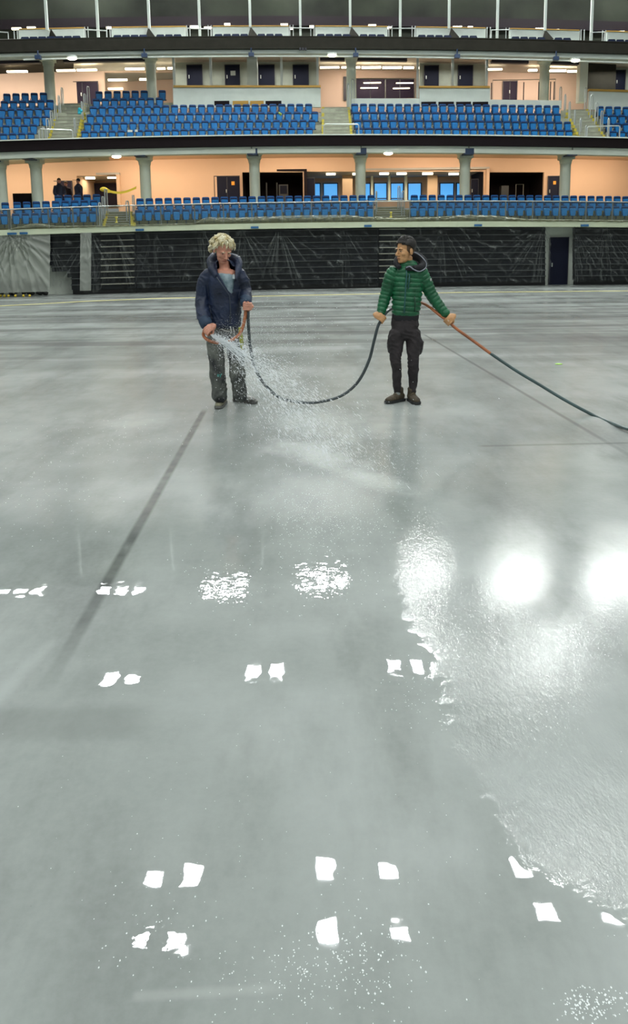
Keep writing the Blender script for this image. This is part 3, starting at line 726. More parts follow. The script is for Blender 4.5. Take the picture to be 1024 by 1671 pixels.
# ------------------------------------------------------------------ seats
def seat_meshes():
    bk = MB(); n = 8; w1 = .165; fr = []; 
    # shell back: rounded top corners, slight curve
    prof = [(-.15, .22), (-.168, .40), (-.172, .58), (-.160, .635), (-.13, .66), (0, .665), (.13, .66), (.160, .635), (.172, .58), (.168, .40), (.15, .22)]
    vs = []; 
    for dy in (0, .035):
        for (x, z) in prof: vs.append((x, dy + .10 + .25 * x * x * -1 + (z - .2) * .14, z))
    k = len(prof); fs = [tuple(range(k)), tuple(range(k, 2*k))[::-1]] + [(i, i + k, (i+1) % k + k, (i+1) % k) for i in range(k)]
    bk.add(vs, fs)
    bk.cur = 1; bk.box((-.15, .115, .56), (.15, .145, .60)); bk.cur = 0
    pn = MB(); prof = [(-.112, .16), (-.14, .47), (-.128, .515), (-.09, .53), (.09, .53), (.128, .515), (.14, .47), (.112, .16)]
    vs = []
    for dy, s_ in ((0, .92), (.035, 1), (.09, 1)):
        for (x, z) in prof: vs.append((x * s_, dy + (z - .2) * .1 - .02, .345 + (z - .345) * s_))
    k = len(prof); fs = [tuple(range(k)), tuple(range(2*k, 3*k))[::-1]]
    for j in (0, 1): fs += [(j*k+i, (j+1)*k+i, (j+1)*k+(i+1) % k, j*k+(i+1) % k) for i in range(k)]
    pn.add(vs, fs)
    br = MB()
    br.box((-.205, .0, .12), (-.18, .14, .36)); br.box((-.03, .06, 0), (.03, .13, .22)); br.box((-.19, .08, .17), (.19, .12, .22))
    return bk, pn, br
bkM, pnM, brM = seat_meshes()
me_back = bkM.mesh('backrest', [M['blue'], M['navy']]); me_pan = pnM.mesh('seat_pan', [M['bluel']]); me_br = brM.mesh('bracket', [M['iron']])
seats = []     # (distance, location, rotz, label, group)
def facing(px, d):
    a = B(px - 10, 300, d); b_ = B(px + 10, 300, d); t = b_ - a
    return math.atan2(t.y, t.x)
def row(x0, x1, d, line, pitch, where_, rows_name):
    x = x0
    while x <= x1:
        p = B(x, line(x), d); rz = facing(x, d)
        lab = 'blue seat, %s, %s' % (rows_name, where_)
        sc_ = (B(x + pitch(x), line(x), d) - p).length / .425
        if not (d > 7 and min(abs(x - 84), abs(x - 249)) < 12):
            seats.append([p.y, Vector((p.x, p.y - .1, p.z - .665 * sc_)), rz, lab, 'blue seats, %s, %s' % (rows_name, where_), sc_])
        x += pitch(x)
lowp = lambda x: 15.75 - 1.7 * x / 1024
for i, (d, ln) in enumerate(LOW):
    rn = ['lower tier front row', 'lower tier middle row', 'lower tier back row'][i]
    o_ = [0, 4, 2][i]
    row(-8 + o_, 12, d, ln, lowp, 'at the left edge of the photo', rn)
    row(27 + o_, 158, d, ln, lowp, 'left of the left stairs', rn)
    row(227 + o_, 606, d, ln, lowp, 'between the left and centre stairs', rn)
    row(674 + o_, 1040, d, ln, lowp, 'right of the centre stairs', rn)
row(96, 160, LOW[2][0] + .8, off(LOW[2][1], -8.8), lowp, 'in front of the standing people', 'extra fourth row of the lower tier')
upp = lambda x: 14.9 - .9 * x / 1024
rnU = ['front row', 'second row', 'third row', 'fourth row', 'fifth row', 'sixth row']
for i, (d, ln) in enumerate(UPP6):
    sh = -3.5 * i
    row(-8 + i * 4, 62 + i * 6.2, d, ln, upp, 'left of the left upper stairs', 'upper tier ' + rnU[i])
    if i < 4: row(139 + i * 4.6, 518, d, ln, upp, 'between the left and centre upper stairs', 'upper tier ' + rnU[i])
    else: row(139 + i * 4.6, 274, d, ln, upp, 'beside the white parapet on the left', 'upper tier ' + rnU[i])
    if i < 4:
        row(586 - i * 2.4, 936 - i * 6.5, d, ln, upp, 'right of the centre upper stairs', 'upper tier ' + rnU[i])
        row(1000 - i * 7, 1040, d, ln, upp, 'at the right edge beside the right stairs', 'upper tier ' + rnU[i])
seats.sort(key=lambda s_: s_[0])
print('seats', len(seats))
for i, (_, loc, rz, lab, grp, sc_) in enumerate(seats[:300]):
    e = bpy.data.objects.new('stadium_seat', None); C.objects.link(e); e.location = loc; e.rotation_euler = (0, 0, rz); e.scale = (sc_,) * 3
    tag(e, lab, 'seat', grp)
    for nm, me in (('backrest', me_back), ('seat_pan', me_pan), ('bracket', me_br)):
        o = bpy.data.objects.new(nm, me); C.objects.link(o); o.parent = e
rest = MB()
for (_, loc, rz, lab, grp, sc_) in seats[300:]:
    R = Matrix.Rotation(rz, 3, 'Z') * sc_
    for k, src in ((0, bkM), (2, pnM), (3, brM)):
        n0 = len(rest.v); rest.v += [tuple(loc + R @ Vector(v)) for v in src.v]; rest.f += [tuple(i + n0 for i in f) for f in src.f]
        rest.mi += [(k + m_) if k == 0 else k for m_ in src.mi]
o = rest.build('stadium_seats', [M['blue'], M['navy'], M['bluel'], M['iron']])
tag(o, 'dense rows of blue folding seats higher up in the upper tier', 'seats', kind='stuff')
# dark seats of the top tier
sb = MB(); sb.add([(-.17, 0, .1), (.17, 0, .1), (.2, .03, .45), (.15, .04, .55), (-.15, .04, .55), (-.2, .03, .45), (-.17, .06, .1), (.17, .06, .1), (.2, .09, .45), (.15, .1, .55), (-.15, .1, .55), (-.2, .09, .45)],
      [(0,1,2,3,4,5), (11,10,9,8,7,6)] + [(i, i+6, (i+1) % 6 + 6, (i+1) % 6) for i in range(6)])
sb.box((-.17, -.1, .1), (.17, 0, .34)); sb.box((-.2, -.02, -.2), (.2, .04, .1))
me_top = sb.mesh('top_seat', [M['navy']])
for (x0, x1), l in zip(TBOX, where):
    x = x0 + 9
    while x < min(x1 - 6, 1030):
        if abs(x - (x0+x1)/2 - 4) > 5:
            p = B(x, tl(x) - 5.2, 6.3); o = bpy.data.objects.new('box_seat', me_top); C.objects.link(o); o.location = (p.x, p.y, p.z - .55)
            tag(o, 'dark navy seat in front of the top tier parapet, ' + l, 'seat', 'navy seats before the top tier parapet, ' + l)
        x += 14
# odd bits on the seats
def scrap(px, py, d, sz, m, label, cat, name):
    p = B(px, py, d); me = MB(); rnd = random.Random(px)
    for k in range(6): me.ell((p.x + rnd.uniform(-sz, sz)*.6, p.y + rnd.uniform(-.05, .05), p.z + rnd.uniform(-sz, sz)*.7), (sz*.5, .05, sz*.45), 8, 6)
    tag(me.build(name, m), label, cat)
mcy = mat('cyan_plastic', (.02, .42, .55), .5); mly = mat('lime_plastic', (.45, .6, .1), .5)
scrap(131, 181, 4.6, .14, mcy, 'crumpled cyan bag on the left upper stairs', 'bag', 'plastic_bag')
scrap(456.5, 186, 4.35, .09, mly, 'small lime green object left on a blue upper seat', 'object', 'small_bag')
o = pbox('paper_sheet', 208, 216, 212, 215.5, 3.2, .02, M['whitec'], kind=None); tag(o, 'white paper lying on a front row upper seat, left one', 'paper')
o = pbox('paper_sheet', 220, 224.5, 211.5, 215, 3.2, .02, M['whitec'], kind=None); tag(o, 'smaller white paper on a front row upper seat, right one', 'paper')
for (x, y0, y1, l) in ((190, 356, 363.5, 'left'), (637.5, 346, 355, 'centre')):
    p = B(x, y1, .2); mb = MB(); mb.lathe(p, [(.07, 0), (.05, .03), (.035, .05), (.04, .18), (.07, .2), (.05, .24)], 12)
    tag(mb.build('yellow_bollard', M['yellow']), 'small yellow fitting at the foot of the %s lower stairs' % l, 'fitting')
# caution tape
mb = MB(); a = B(169, 309, 2.6); b_ = B(222, 306, 2.8); n = 10; rings = []
for i in range(n + 1):
    t = i / n; p = a.lerp(b_, t); z = p.z - .35 * math.sin(PI * t) * .5; tw = .05 if t > .1 else .1
    rings.append([(p.x, p.y, z - tw), (p.x, p.y + .01, z - tw), (p.x, p.y + .01, z + tw), (p.x, p.y, z + tw)])
mb.sweep(rings); mb.ell((a.x, a.y, a.z), (.16, .06, .1)); tag(mb.build('caution_tape', M['tape']), 'yellow caution tape stretched across the head of the left lower stairs', 'tape')

# ------------------------------------------------------------------ retractable bleachers
def bleacher(x0, x1, label, aisle_x=None, stepped=False):
    e = empty('retractable_bleacher', B((x0+x1)/2, J((x0+x1)/2), 0), label, 'bleacher')
    n = 9
    for i in range(n):
        k0 = i / n; k1 = (i + 1) / n
        xa = x0
        if stepped: xa = x0 + [62, 62, 55, 30, 24, 16, 14, 0, -2][i]
        f0 = (lambda k: (lambda x: (J(x) - 8) * (1 - k) + (b0b(x) + 1) * k))
        mb = MB(); xs = xr(xa, x1, 24); rings = []; lp = []
        for x in xs:
            p = B(x, f0(k0)(x), .05 + .04 * i); zt = zat(p.x, p.y, f0(k1)(x)); zz = p.z
            rings.append([(p.x, p.y, zz), (p.x, p.y + .3, zz), (p.x, p.y + .3, zt), (p.x, p.y, zt)])
            lp.append([(p.x, p.y - .10, zt - .075), (p.x, p.y + .01, zt - .075), (p.x, p.y + .01, zt - .04), (p.x, p.y - .10, zt - .04)])
        mb.sweep(rings); bo = mb.build('row_board', M['board'], e)
        l_ = MB(); l_.sweep(lp); l_.build('nosing', M['lip'], bo)
        if aisle_x:
            st = MB(); rg = []
            for x in xr(aisle_x[0], aisle_x[1], 16):
                p = B(x, f0(k0)(x), -.02 + .04 * i); zt = zat(p.x, p.y, f0(k1)(x))
                rg.append([(p.x, p.y - .12, zt - .075), (p.x, p.y + .02, zt - .075), (p.x, p.y + .02, zt - .035), (p.x, p.y - .12, zt - .035)])
            st.sweep(rg); st.build('step_edge', M['lipw'], bo)
    mb = MB(); rings = []
    for x in xr(x0 + (64 if stepped else 0), x1, 24):
        p = B(x, J(x), .25); zt = zat(p.x, p.y, J(x) - 8); rings.append([(p.x, p.y, 0), (p.x, p.y + .2, 0), (p.x, p.y + .2, zt), (p.x, p.y, zt)])
    mb.sweep(rings); mb.build('skirt', M['base'], e)
bleacher(55, 222, 'folded dark retractable seating stack at left with a stepped left edge', (166, 220), True)
bleacher(223, 616, 'widest folded dark retractable seating stack, behind the man in the navy jacket')
bleacher(617, 889, 'folded dark retractable seating stack behind the man in the green jacket', (618, 660))
bleacher(937, 1180, 'folded dark retractable seating stack right of the floor-level door')

# ------------------------------------------------------------------ plastic film
def film_mat(name, a0, a1, col=(.50, .54, .50)):
    m = bpy.data.materials.new(name); m.use_nodes = True; nt = m.node_tree; b = nt.nodes['Principled BSDF']
    b.inputs['Base Color'].default_value = (*col, 1); b.inputs['Roughness'].default_value = .28
    lw = nt.nodes.new('ShaderNodeLayerWeight'); lw.inputs[0].default_value = .35
    mr = nt.nodes.new('ShaderNodeMapRange'); nt.links.new(lw.outputs['Facing'], mr.inputs[0])
    mr.inputs[1].default_value = .05; mr.inputs[2].default_value = .75; mr.inputs[3].default_value = a0; mr.inputs[4].default_value = a1
    nt.links.new(mr.outputs[0], b.inputs['Alpha'])
    return m
FILM = film_mat('clear_plastic_film', .03, .5, (.34, .37, .35)); FILMW = film_mat('milky_plastic_film', .55, .95, (.44, .47, .42))
def film(x0, x1, anchors, amp, m, label, ytop=None, ybot=None, d=-.28, hem=1.5, seedv=0, nzk=1.):
    nx = int((x1 - x0) * 1.1) + 4; ny = 46; vs = []; fs = []
    for j in range(ny + 1):
        v = j / ny
        for i in range(nx + 1):
            x = x0 + (x1 - x0) * i / nx
            yt = (ytop or off(b0b, -.5))(x); yb = (ybot or off(J, -3))(x)
            yy = yt + (yb - yt) * v
            q = 0
            for (ax, strg, sprd) in anchors:
                dx = x - ax; dyy = (yy - yt) + 2
                ang_ = math.atan2(dx, dyy); r_ = math.hypot(dx, dyy)
                wgt = math.exp(-(ang_ / sprd) ** 2) * math.exp(-(r_ / 90.) ** 2)
                q += strg * wgt * (abs(math.sin(ang_ * 13 + noise.noise((ang_*3, ax, 0)) * 5)) ** 3 - .3)
            q += nzk * .5 * noise.noise((x * .03, yy * .12, seedv)) + .35 * nzk * noise.noise((x * .11 + yy*.05, yy * .07, seedv + 5))
            q += nzk * .9 * max(0, noise.noise((x * .05 + yy * .06, (yy - x) * .10, seedv + 9))) ** 2 * 2
            p = B(x, yy, d - .25 * v * 0 + 0); 
            z = p.z
            if v == 1 and hem: z = max(.02, z)
            vs.append((p.x, p.y - amp * q - .05 * v, z))
    for j in range(ny):
        for i in range(nx):
            a = j*(nx+1) + i; fs.append((a, a + nx + 1, a + nx + 2, a + 1))
    mb = MB(); mb.add(vs, fs); o = mb.build('plastic_sheet', m, smooth=True)
    return tag(o, label, 'plastic sheet')
film(-40, 82, [(16, 2.0, 1.3), (34, 1.4, 1.2), (-20, 1.2, .8)], .10, FILMW, 'milky gathered plastic sheet hanging fan-like at far left', ybot=lambda x: 478 - .03*x, seedv=1, nzk=.25)
film(86, 330, [(73, 1.2, .9), (148, 1.8, .8), (190, 1.7, .9), (250, .8, .6), (320, 1, .6)], .13, FILM, 'clear plastic sheet over the stepped left seating stack', seedv=2)
film(331, 618, [(330, 1.5, .9), (395, 1.6, .9), (455, 1.6, 1.0), (560, .7, 1)], .13, FILM, 'clear plastic sheet over the seating stack between the two men', seedv=3)
film(619, 897, [(640, .6, 1), (720, .7, 1.2), (885, 1.6, 1.2)], .15, FILM, 'clear crinkled plastic sheet ending left of the floor-level door', ybot=off(J, -5), seedv=4)
film(932, 1180, [(935, 1.6, 1.2), (985, 1.2, 1.1), (1060, 1, 1)], .15, FILM, 'clear crinkled plastic sheet right of the floor-level door', ybot=off(J, -5), seedv=6)
o = film(131, 149, [(140, .5, 1)], .05, FILMW, 'narrow milky vertical strip of plastic hanging over the left seating stack', ybot=off(J, -6), d=-.62, seedv=8)
# bunched film lying along the ledge
def ledge_film(x0, x1, hts, label, seedv):
    vs = []; fs = []; nx = int((x1 - x0) / 1.6); ny = 9
    for i in range(nx + 1):
        x = x0 + (x1 - x0) * i / nx; h = np.interp(x, [a for a, _ in hts], [b for _, b in hts])
        for j in range(ny + 1):
            v = j / ny; yy = b0t(x) + .8 - (h + .6) * v
            p = B(x, yy, -.30 + .12 * math.sin(v * PI) * -1)
            q = .07 * noise.noise((x * .12, v * 5, seedv)) + .06 * abs(noise.noise((x * .05 + v * 2, v * 9 - x * .02, seedv + 3)))
            vs.append((p.x, p.y + q, p.z))
    for i in range(nx):
        for j in range(ny):
            a = i*(ny+1) + j; fs.append((a, a + ny + 1, a + ny + 2, a + 1))
    mb = MB(); mb.add(vs, fs); tag(mb.build('ledge_plastic', FILML, smooth=True), label, 'plastic sheet')
FILML = film_mat('bunched_plastic_film', .50, .9, (.15, .16, .10))
ledge_film(17, 165, [(17, 2), (50, 9), (62, 9.5), (90, 4), (165, 2.5)], 'bunched plastic on the ledge below the far left seats', 21)
ledge_film(165, 610, [(165, 2), (315, 2.5), (336, 12), (380, 10), (480, 12), (560, 12), (610, 8)], 'long bunched plastic on the ledge between left and centre stairs', 22)
ledge_film(611, 1180, [(611, 9), (640, 6), (720, 8), (760, 11), (800, 10), (860, 4), (1024, 3), (1180, 3)], 'bunched plastic on the ledge right of the centre stairs', 23)

# gear under the sheet at far left
gear = mat('dark_gear', (.015, .016, .015), .5)
e = empty('stacked_gear', B(14, 484, -.0), 'dark tangled gear behind plastic at the far left edge, yellow feet showing', 'equipment')
rnd = random.Random(3); mb = MB()
for k in range(26):
    x = rnd.uniform(-10, 28); a = B(x, rnd.uniform(458, 481), .15); b_ = B(x + rnd.uniform(-9, 9), rnd.uniform(458, 481), .3); mb.tube([a, b_], rnd.uniform(.03, .07), 6)
mb.build('frames', gear, e)
mb = MB()
for x in (3, 9, 15.5, 27, 40, 50): p = floor_pt(x, 484.5); mb.ell((p.x, p.y - .1, .05), (.05, .05, .05), 8, 6)
mb.build('feet', M['tape'], e)
e = MB()
for k in range(30):
    x = rnd.uniform(36, 70); a = B(x, rnd.uniform(452, 479), .2); b_ = B(x + rnd.uniform(2, 9), min(480, proj(a)[1] + rnd.uniform(3, 18)), .25); e.tube([a, b_], rnd.uniform(.04, .1), 6)
tag(e.build('gear_bundle', gear), 'dark leaning gear bundle behind the milky plastic, left of the stepped stack', 'equipment')
# yellow hose-like tape line on the floor
tp = [(-60, 505), (0, 499.5), (70, 496), (140, 491.8), (200, 489.5), (256, 487.3), (380, 484.5), (512, 481.8), (640, 479.3), (768, 477.2), (900, 476), (1024, 475), (1180, 474.5)]
mb = MB(); rings = []
for (x, y) in tp:
    p = floor_pt(x, y); hw = .09
    rings.append([(p.x, p.y - hw, .002), (p.x, p.y + hw, .002), (p.x, p.y + hw, .012), (p.x, p.y - hw, .012)])
mb.sweep(rings); tag(mb.build('boundary_tape', mat('pale_yellow_tape', (.75, .68, .28), .5)), 'long pale yellow boundary line across the floor before the stands', 'tape line')
mb = MB(); p = floor_pt(911, 594.5); mb.ell((p.x, p.y, .006), (.055, .045, .008), 10, 6); tag(mb.build('green_marker', mat('lime_marker', (.35, .7, .03), .5)), 'tiny lime green marker lying on the wet floor at right', 'marker')
for i, (x, y, l) in enumerate(((65, 683, 'left'), (40, 684, 'far left'), (178, 634, 'upper'))):
    pass

# ------------------------------------------------------------------ roof luminaires mirrored in the wet floor
HC = 16.0
def roof_pt(px, py):          # where a lamp at height HC must hang to be mirrored at this spot of the floor
    f_ = floor_pt(px, py); k = (HC + H) / H
    return Vector((f_.x * k, f_.y * k, HC))
def luminaire(pxs, py, wpx, hpx, strips, label, gain=1):
    p0 = roof_pt(sum(pxs) / len(pxs), py)
    e = empty('roof_luminaire', p0, label, 'luminaire', 'roof luminaires over the arena floor')
    hs = MB(); df = MB()
    for px in pxs:
        a = roof_pt(px - wpx/2, py); b_ = roof_pt(px + wpx/2, py); t = roof_pt(px, py - hpx/2); q = roof_pt(px, py + hpx/2)
        wd = (b_.x - a.x); ln = t.y - q.y; cx = (a.x + b_.x) / 2; y0_ = q.y
        for k in range(strips):
            df.box((cx - wd/2, y0_ + ln * (k + .17) / strips, HC), (cx + wd/2, y0_ + ln * (k + .83) / strips, HC + .03))
        hs.box((cx - wd/2 - .05, y0_ - .05, HC + .04), (cx + wd/2 + .05, y0_ + ln + .05, HC + .3))
    df.build('diffuser', M['lamp'], e); hs.build('housing', M['iron'], e)
RL = 'striped luminaire on the arena roof, %s'
for i, x in enumerate((35, 198, 365, 525, 690, 845, 1000)): luminaire((x - 28, x, x + 28) if x not in (525, 690) else (x - 27, x + 1, x + 29) if x == 525 else (x - 16, x + 16), 962 - (x > 500) * 12 - (x > 600)*8, 17, 15, 2, RL % ('far row, ' + ord_[i] + ' from the left'))
for i, xs_ in enumerate(((178, 217), (412, 453), (642, 681), (870, 905))): luminaire(xs_, 1106 - 10 * i, 21, 21, 3, RL % ('second row, ' + ord_[i] + ' from the left'))
for i, xs_ in enumerate(((252, 312), (531, 634), (850, 950))): luminaire(xs_, 1430 - i * 10, 28, 30, 3, RL % ('third row, ' + ord_[i] + ' from the left'))
for i, xs_ in enumerate(((232, 292), (535, 652), (889, 995))): luminaire(xs_, 1536 - (i == 1) * 16 - (i == 2) * 48, 30, 34, 3, RL % ('nearest row, ' + ord_[i] + ' from the left'))

# concourse lighting
def area(name, loc, sx, sy, power, col, rot=(0, 0, 0)):
    l = bpy.data.lights.new(name, 'AREA'); l.shape = 'RECTANGLE'; l.size = sx; l.size_y = sy; l.energy = power; l.color = col
    o = bpy.data.objects.new(name, l); C.objects.link(o); o.location = loc; o.rotation_euler = rot; return o
for x in (60, 280, 500, 720, 940):
    p = B(x, b1b(x) + 8, 6.3); area('lower_concourse_lamp', (p.x, p.y - .6, p.z - .05), 5, .5, 160, (1, .80, .60), (math.radians(28), 0, 0))
p = B(645, 284, LB + 2); area('foyer_lamp', (p.x, p.y, p.z - .15), 6, .8, 55, (1, .85, .6))
p = B(158, 289, LB + 1.5); area('passage_lamp', (p.x, p.y, p.z - .1), 1, .8, 25, (1, .85, .6))
for x, pw in ((40, 200), (200, 200), (600, 200), (870, 200)):
    p = B(x, b2b(x) + 20, 9.6); area('upper_concourse_lamp', (p.x, p.y, p.z - .05), 4, .5, pw * .85, (1, .85, .70), (math.radians(20), 0, 0))
for x, wd in ((330, 3.), (465, 3.), (738, 3.), (1000, 2.)):
    p = B(x, b2b(x) + 12, 8.2); area('suite_fill', (p.x, p.y, p.z - .1), wd, .4, 60, (1, .98, .9))  # fill lights added to brighten the suite walls, no fixture seen

# ------------------------------------------------------------------ people
def catmull(pts, sub):
    out = []; n = len(pts)
    A = np.array(pts, float)
    for i in range(n - 1):
        p0 = A[max(i-1, 0)]; p1 = A[i]; p2 = A[i+1]; p3 = A[min(i+2, n-1)]
        for k in range(sub):
            t = k / sub
            out.append(.5 * ((2*p1) + (-p0+p2)*t + (2*p0-5*p1+4*p2-p3)*t*t + (-p0+3*p1-3*p2+p3)*t**3))
    out.append(A[-1]); return out
def otube(mb, pts, sub=5, n=20, mod=None, right=(1, 0, 0)):
    """limb: pts of (vector, rx, ry); elliptical rings along a smooth path, rounded ends"""
    rows = catmull([(*p[0], p[1], p[2] if len(p) > 2 else p[1]) for p in pts], sub)
    # rounded ends
    r0 = rows[0]; r1 = rows[-1]
    def cap(r, nxt):
        t = (r[:3] - nxt[:3]); t = t / (np.linalg.norm(t) + 1e-9); m_ = min(r[3], r[4]) * .6; out = []
        for a in (1., .85, .5): out.append(np.array([*(r[:3] + t * m_ * a), r[3] * math.sqrt(max(.02, 1 - a*a)), r[4] * math.sqrt(max(.02, 1 - a*a))]))
        return out
    rows = cap(r0, rows[1]) + rows + cap(r1, rows[-2])[::-1]
    rings = []; ln = 0
    for i, r in enumerate(rows):
        p = Vector(r[:3]); a = Vector(rows[max(i-1, 0)][:3]); b_ = Vector(rows[min(i+1, len(rows)-1)][:3]); t = (b_ - a).normalized()
        u = Vector(right); u = (u - t * u.dot(t))
        if u.length < .2: u = Vector((0, 1, 0)) - t * t.y
        u.normalize(); v = t.cross(u)
        if i: ln += (p - Vector(rows[i-1][:3])).length
        k_ = mod(ln) if mod else 1
        rings.append([p + u * math.cos(2*PI*k/n) * r[3] * k_ + v * math.sin(2*PI*k/n) * r[4] * k_ for k in range(n)])
    mb.sweep(rings)
def remesh(mb, name, voxel, smooth=2, wrinkle=None, mats=()):
    me = mb.mesh(name + '_tmp'); o = bpy.data.objects.new(name + '_tmp', me); C.objects.link(o)
    r = o.modifiers.new('r', 'REMESH'); r.mode = 'VOXEL'; r.voxel_size = voxel
    if smooth: q = o.modifiers.new('s', 'SMOOTH'); q.factor = .5; q.iterations = smooth
    dg = bpy.context.evaluated_depsgraph_get(); ev = o.evaluated_get(dg)
    out = bpy.data.meshes.new_from_object(ev); out.name = name
    bpy.data.objects.remove(o); bpy.data.meshes.remove(me)
    out.polygons.foreach_set('use_smooth', [True] * len(out.polygons))
    if wrinkle:
        nrm = [v.normal.copy() for v in out.vertices]
        for v, nn in zip(out.vertices, nrm): v.co = v.co + nn * wrinkle(v.co, nn)
        out.update()
    return out
def drop_faces(me, test):
    bm = bmesh.new(); bm.from_mesh(me); bm.normal_update()
    kill = [f for f in bm.faces if test(f.calc_center_median(), f.normal)]
    bmesh.ops.delete(bm, geom=kill, context='FACES')
    for _ in range(4):
        bv = [v for v in bm.verts if v.is_boundary]
        new = {}
        for v in bv:
            nb = [e.other_vert(v).co for e in v.link_edges if e.is_boundary]
            if len(nb) == 2: new[v] = v.co * .5 + (nb[0] + nb[1]) * .25
        for v, c in new.items(): v.co = c
    bm.to_mesh(me); bm.free()
def inpoly(px, py, poly):
    c = False; n = len(poly)
    for i in range(n):
        (x1, y1), (x2, y2) = poly[i], poly[i-1]
        if (y1 > py) != (y2 > py) and px < (x2-x1) * (py-y1) / (y2-y1) + x1: c = not c
    return c
def child(name, me, m, parent, label=None):
    if m is not None: me.materials.append(m)
    o = bpy.data.objects.new(name, me); C.objects.link(o); o.parent = parent
    o.matrix_parent_inverse = Matrix.Translation(-parent.location)
    if label: o['label'] = label
    return o
def wr(amp, sc, st=(1, 1, 1)):
    return lambda p, n: amp * (noise.noise((p.x*sc*st[0], p.y*sc*st[1], p.z*sc*st[2])) + .5 * noise.noise((p.x*sc*2.3*st[0] + 5, p.y*sc*2.3*st[1], p.z*sc*2.3*st[2])))

def head_parts(mb, c, R, s):
    T = lambda x, y, z: c + R @ (Vector((x, y, z)) * s)
    def E(x, y, z, a, b_, d): mb.ell(T(x, y, z), (a*s, b_*s, d*s), 20, 14, R)
    E(0, .015, .035, .074, .094, .085); E(0, -.030, -.020, .064, .060, .080); E(0, -.035, -.070, .052, .052, .048)
    E(0, -.072, -.098, .022, .018, .018); E(0, -.060, -.095, .036, .026, .022)
    otube(mb, [(T(0, -.083, .012), .008*s), (T(0, -.098, -.012), .009*s), (T(0, -.112, -.034), .0125*s)], 4, 12)
    E(.012, -.098, -.038, .009, .010, .008); E(-.012, -.098, -.038, .009, .010, .008)
    for k in (-1, 1):
        E(.030*k, -.078, .022, .026, .012, .009); E(.044*k, -.062, -.026, .020, .020, .020); E(.030*k, -.068, .000, .014, .012, .010)
        mb.ell(T(.077*k, .012, -.012), (.010*s, .022*s, .034*s), 12, 10, R @ Matrix.Rotation(.25*k, 3, 'Z'))
    E(0, -.086, -.062, .024, .012, .0065); E(0, -.085, -.075, .020, .011, .0070)
    return T
def face_details(e, c, R, s, browcol, lipcol, stubble=None):
    T = lambda x, y, z: c + R @ (Vector((x, y, z)) * s)
    for k in (-1, 1):
        mb = MB(); mb.ell(T(.030*k, -.0755, .000), (.0105*s, .0085*s, .0055*s), 12, 8, R)
        o = child('eye', mb.mesh('eye', [], True), mat('eye_white', (.26, .21, .17), .4), e)
        mb = MB(); mb.ell(T(.030*k, -.0835, .001), (.005*s, .003*s, .005*s), 10, 6, R)
        child('iris', mb.mesh('iris', [], True), mat('iris', (.02, .012, .008), .2), e)
        mb = MB(); mb.tube([T(.012*k, -.089, .017), T(.030*k, -.092, .023), T(.046*k, -.080, .017)], [.003*s, .0045*s, .002*s], 6)
        child('eyebrow', mb.mesh('eyebrow', [], True), browcol, e)
    mb = MB(); mb.tube([T(-.024, -.088, -.069), T(-.010, -.0985, -.067), T(0, -.099, -.068), T(.010, -.0985, -.067), T(.024, -.088, -.069)], [.0015*s, .0042*s, .004*s, .0042*s, .0015*s], 6)
    child('lips', mb.mesh('lips', [], True), lipcol, e)
def grip(mb, c, a, s, pref, wrist, k=1.0, hr=.017):
    """a fist closed round a hose through c along a; s is where the fingers point, pref the side of the back of the hand"""
    a = a.normalized(); s = (s - a * s.dot(a)).normalized(); p = a.cross(s)
    if p.dot(pref) < 0: p = -p
    fr = .0088 * k
    def pt(th, R_, o_): th = math.radians(th); return c + (p * math.cos(th) + s * math.sin(th)) * R_ + a * o_
    for i, (o_, l_) in enumerate(((-.030, 205), (-.010, 225), (.010, 220), (.030, 205))):
        o_ *= k
        P_ = [(pt(-55, .046*k, o_*.8), fr*1.15), (pt(-8, .038*k, o_*.95), fr*1.2), (pt(45, hr + fr*1.6, o_), fr*1.05), (pt(100, hr + fr*1.15, o_), fr*1.08), (pt(150, hr + fr, o_), fr*.95), (pt(l_, hr + fr*.8, o_*.95), fr*.85)]
        otube(mb, P_, 4, 10)
    otube(mb, [(pt(-75, .05*k, .026*k), fr*1.5), (pt(-80, hr + fr*1.8, .042*k), fr*1.35), (pt(-115, hr + fr*1.2, .044*k), fr*1.15), (pt(-165, hr + fr, .038*k), fr)], 4, 10)
    q = pt(-45, .050*k, 0)
    Rm = Matrix((a, p, s)).transposed()
    mb.ell(q, (.043*k, .017*k, .034*k), 16, 10, Rm); mb.ell(pt(-75, .066*k, 0), (.036*k, .018*k, .026*k), 16, 10, Rm)
    otube(mb, [(q, .030*k, .020*k), (pt(-78, .082*k, 0), .028*k, .022*k), (wrist, .030*k, .026*k)], 4, 14)
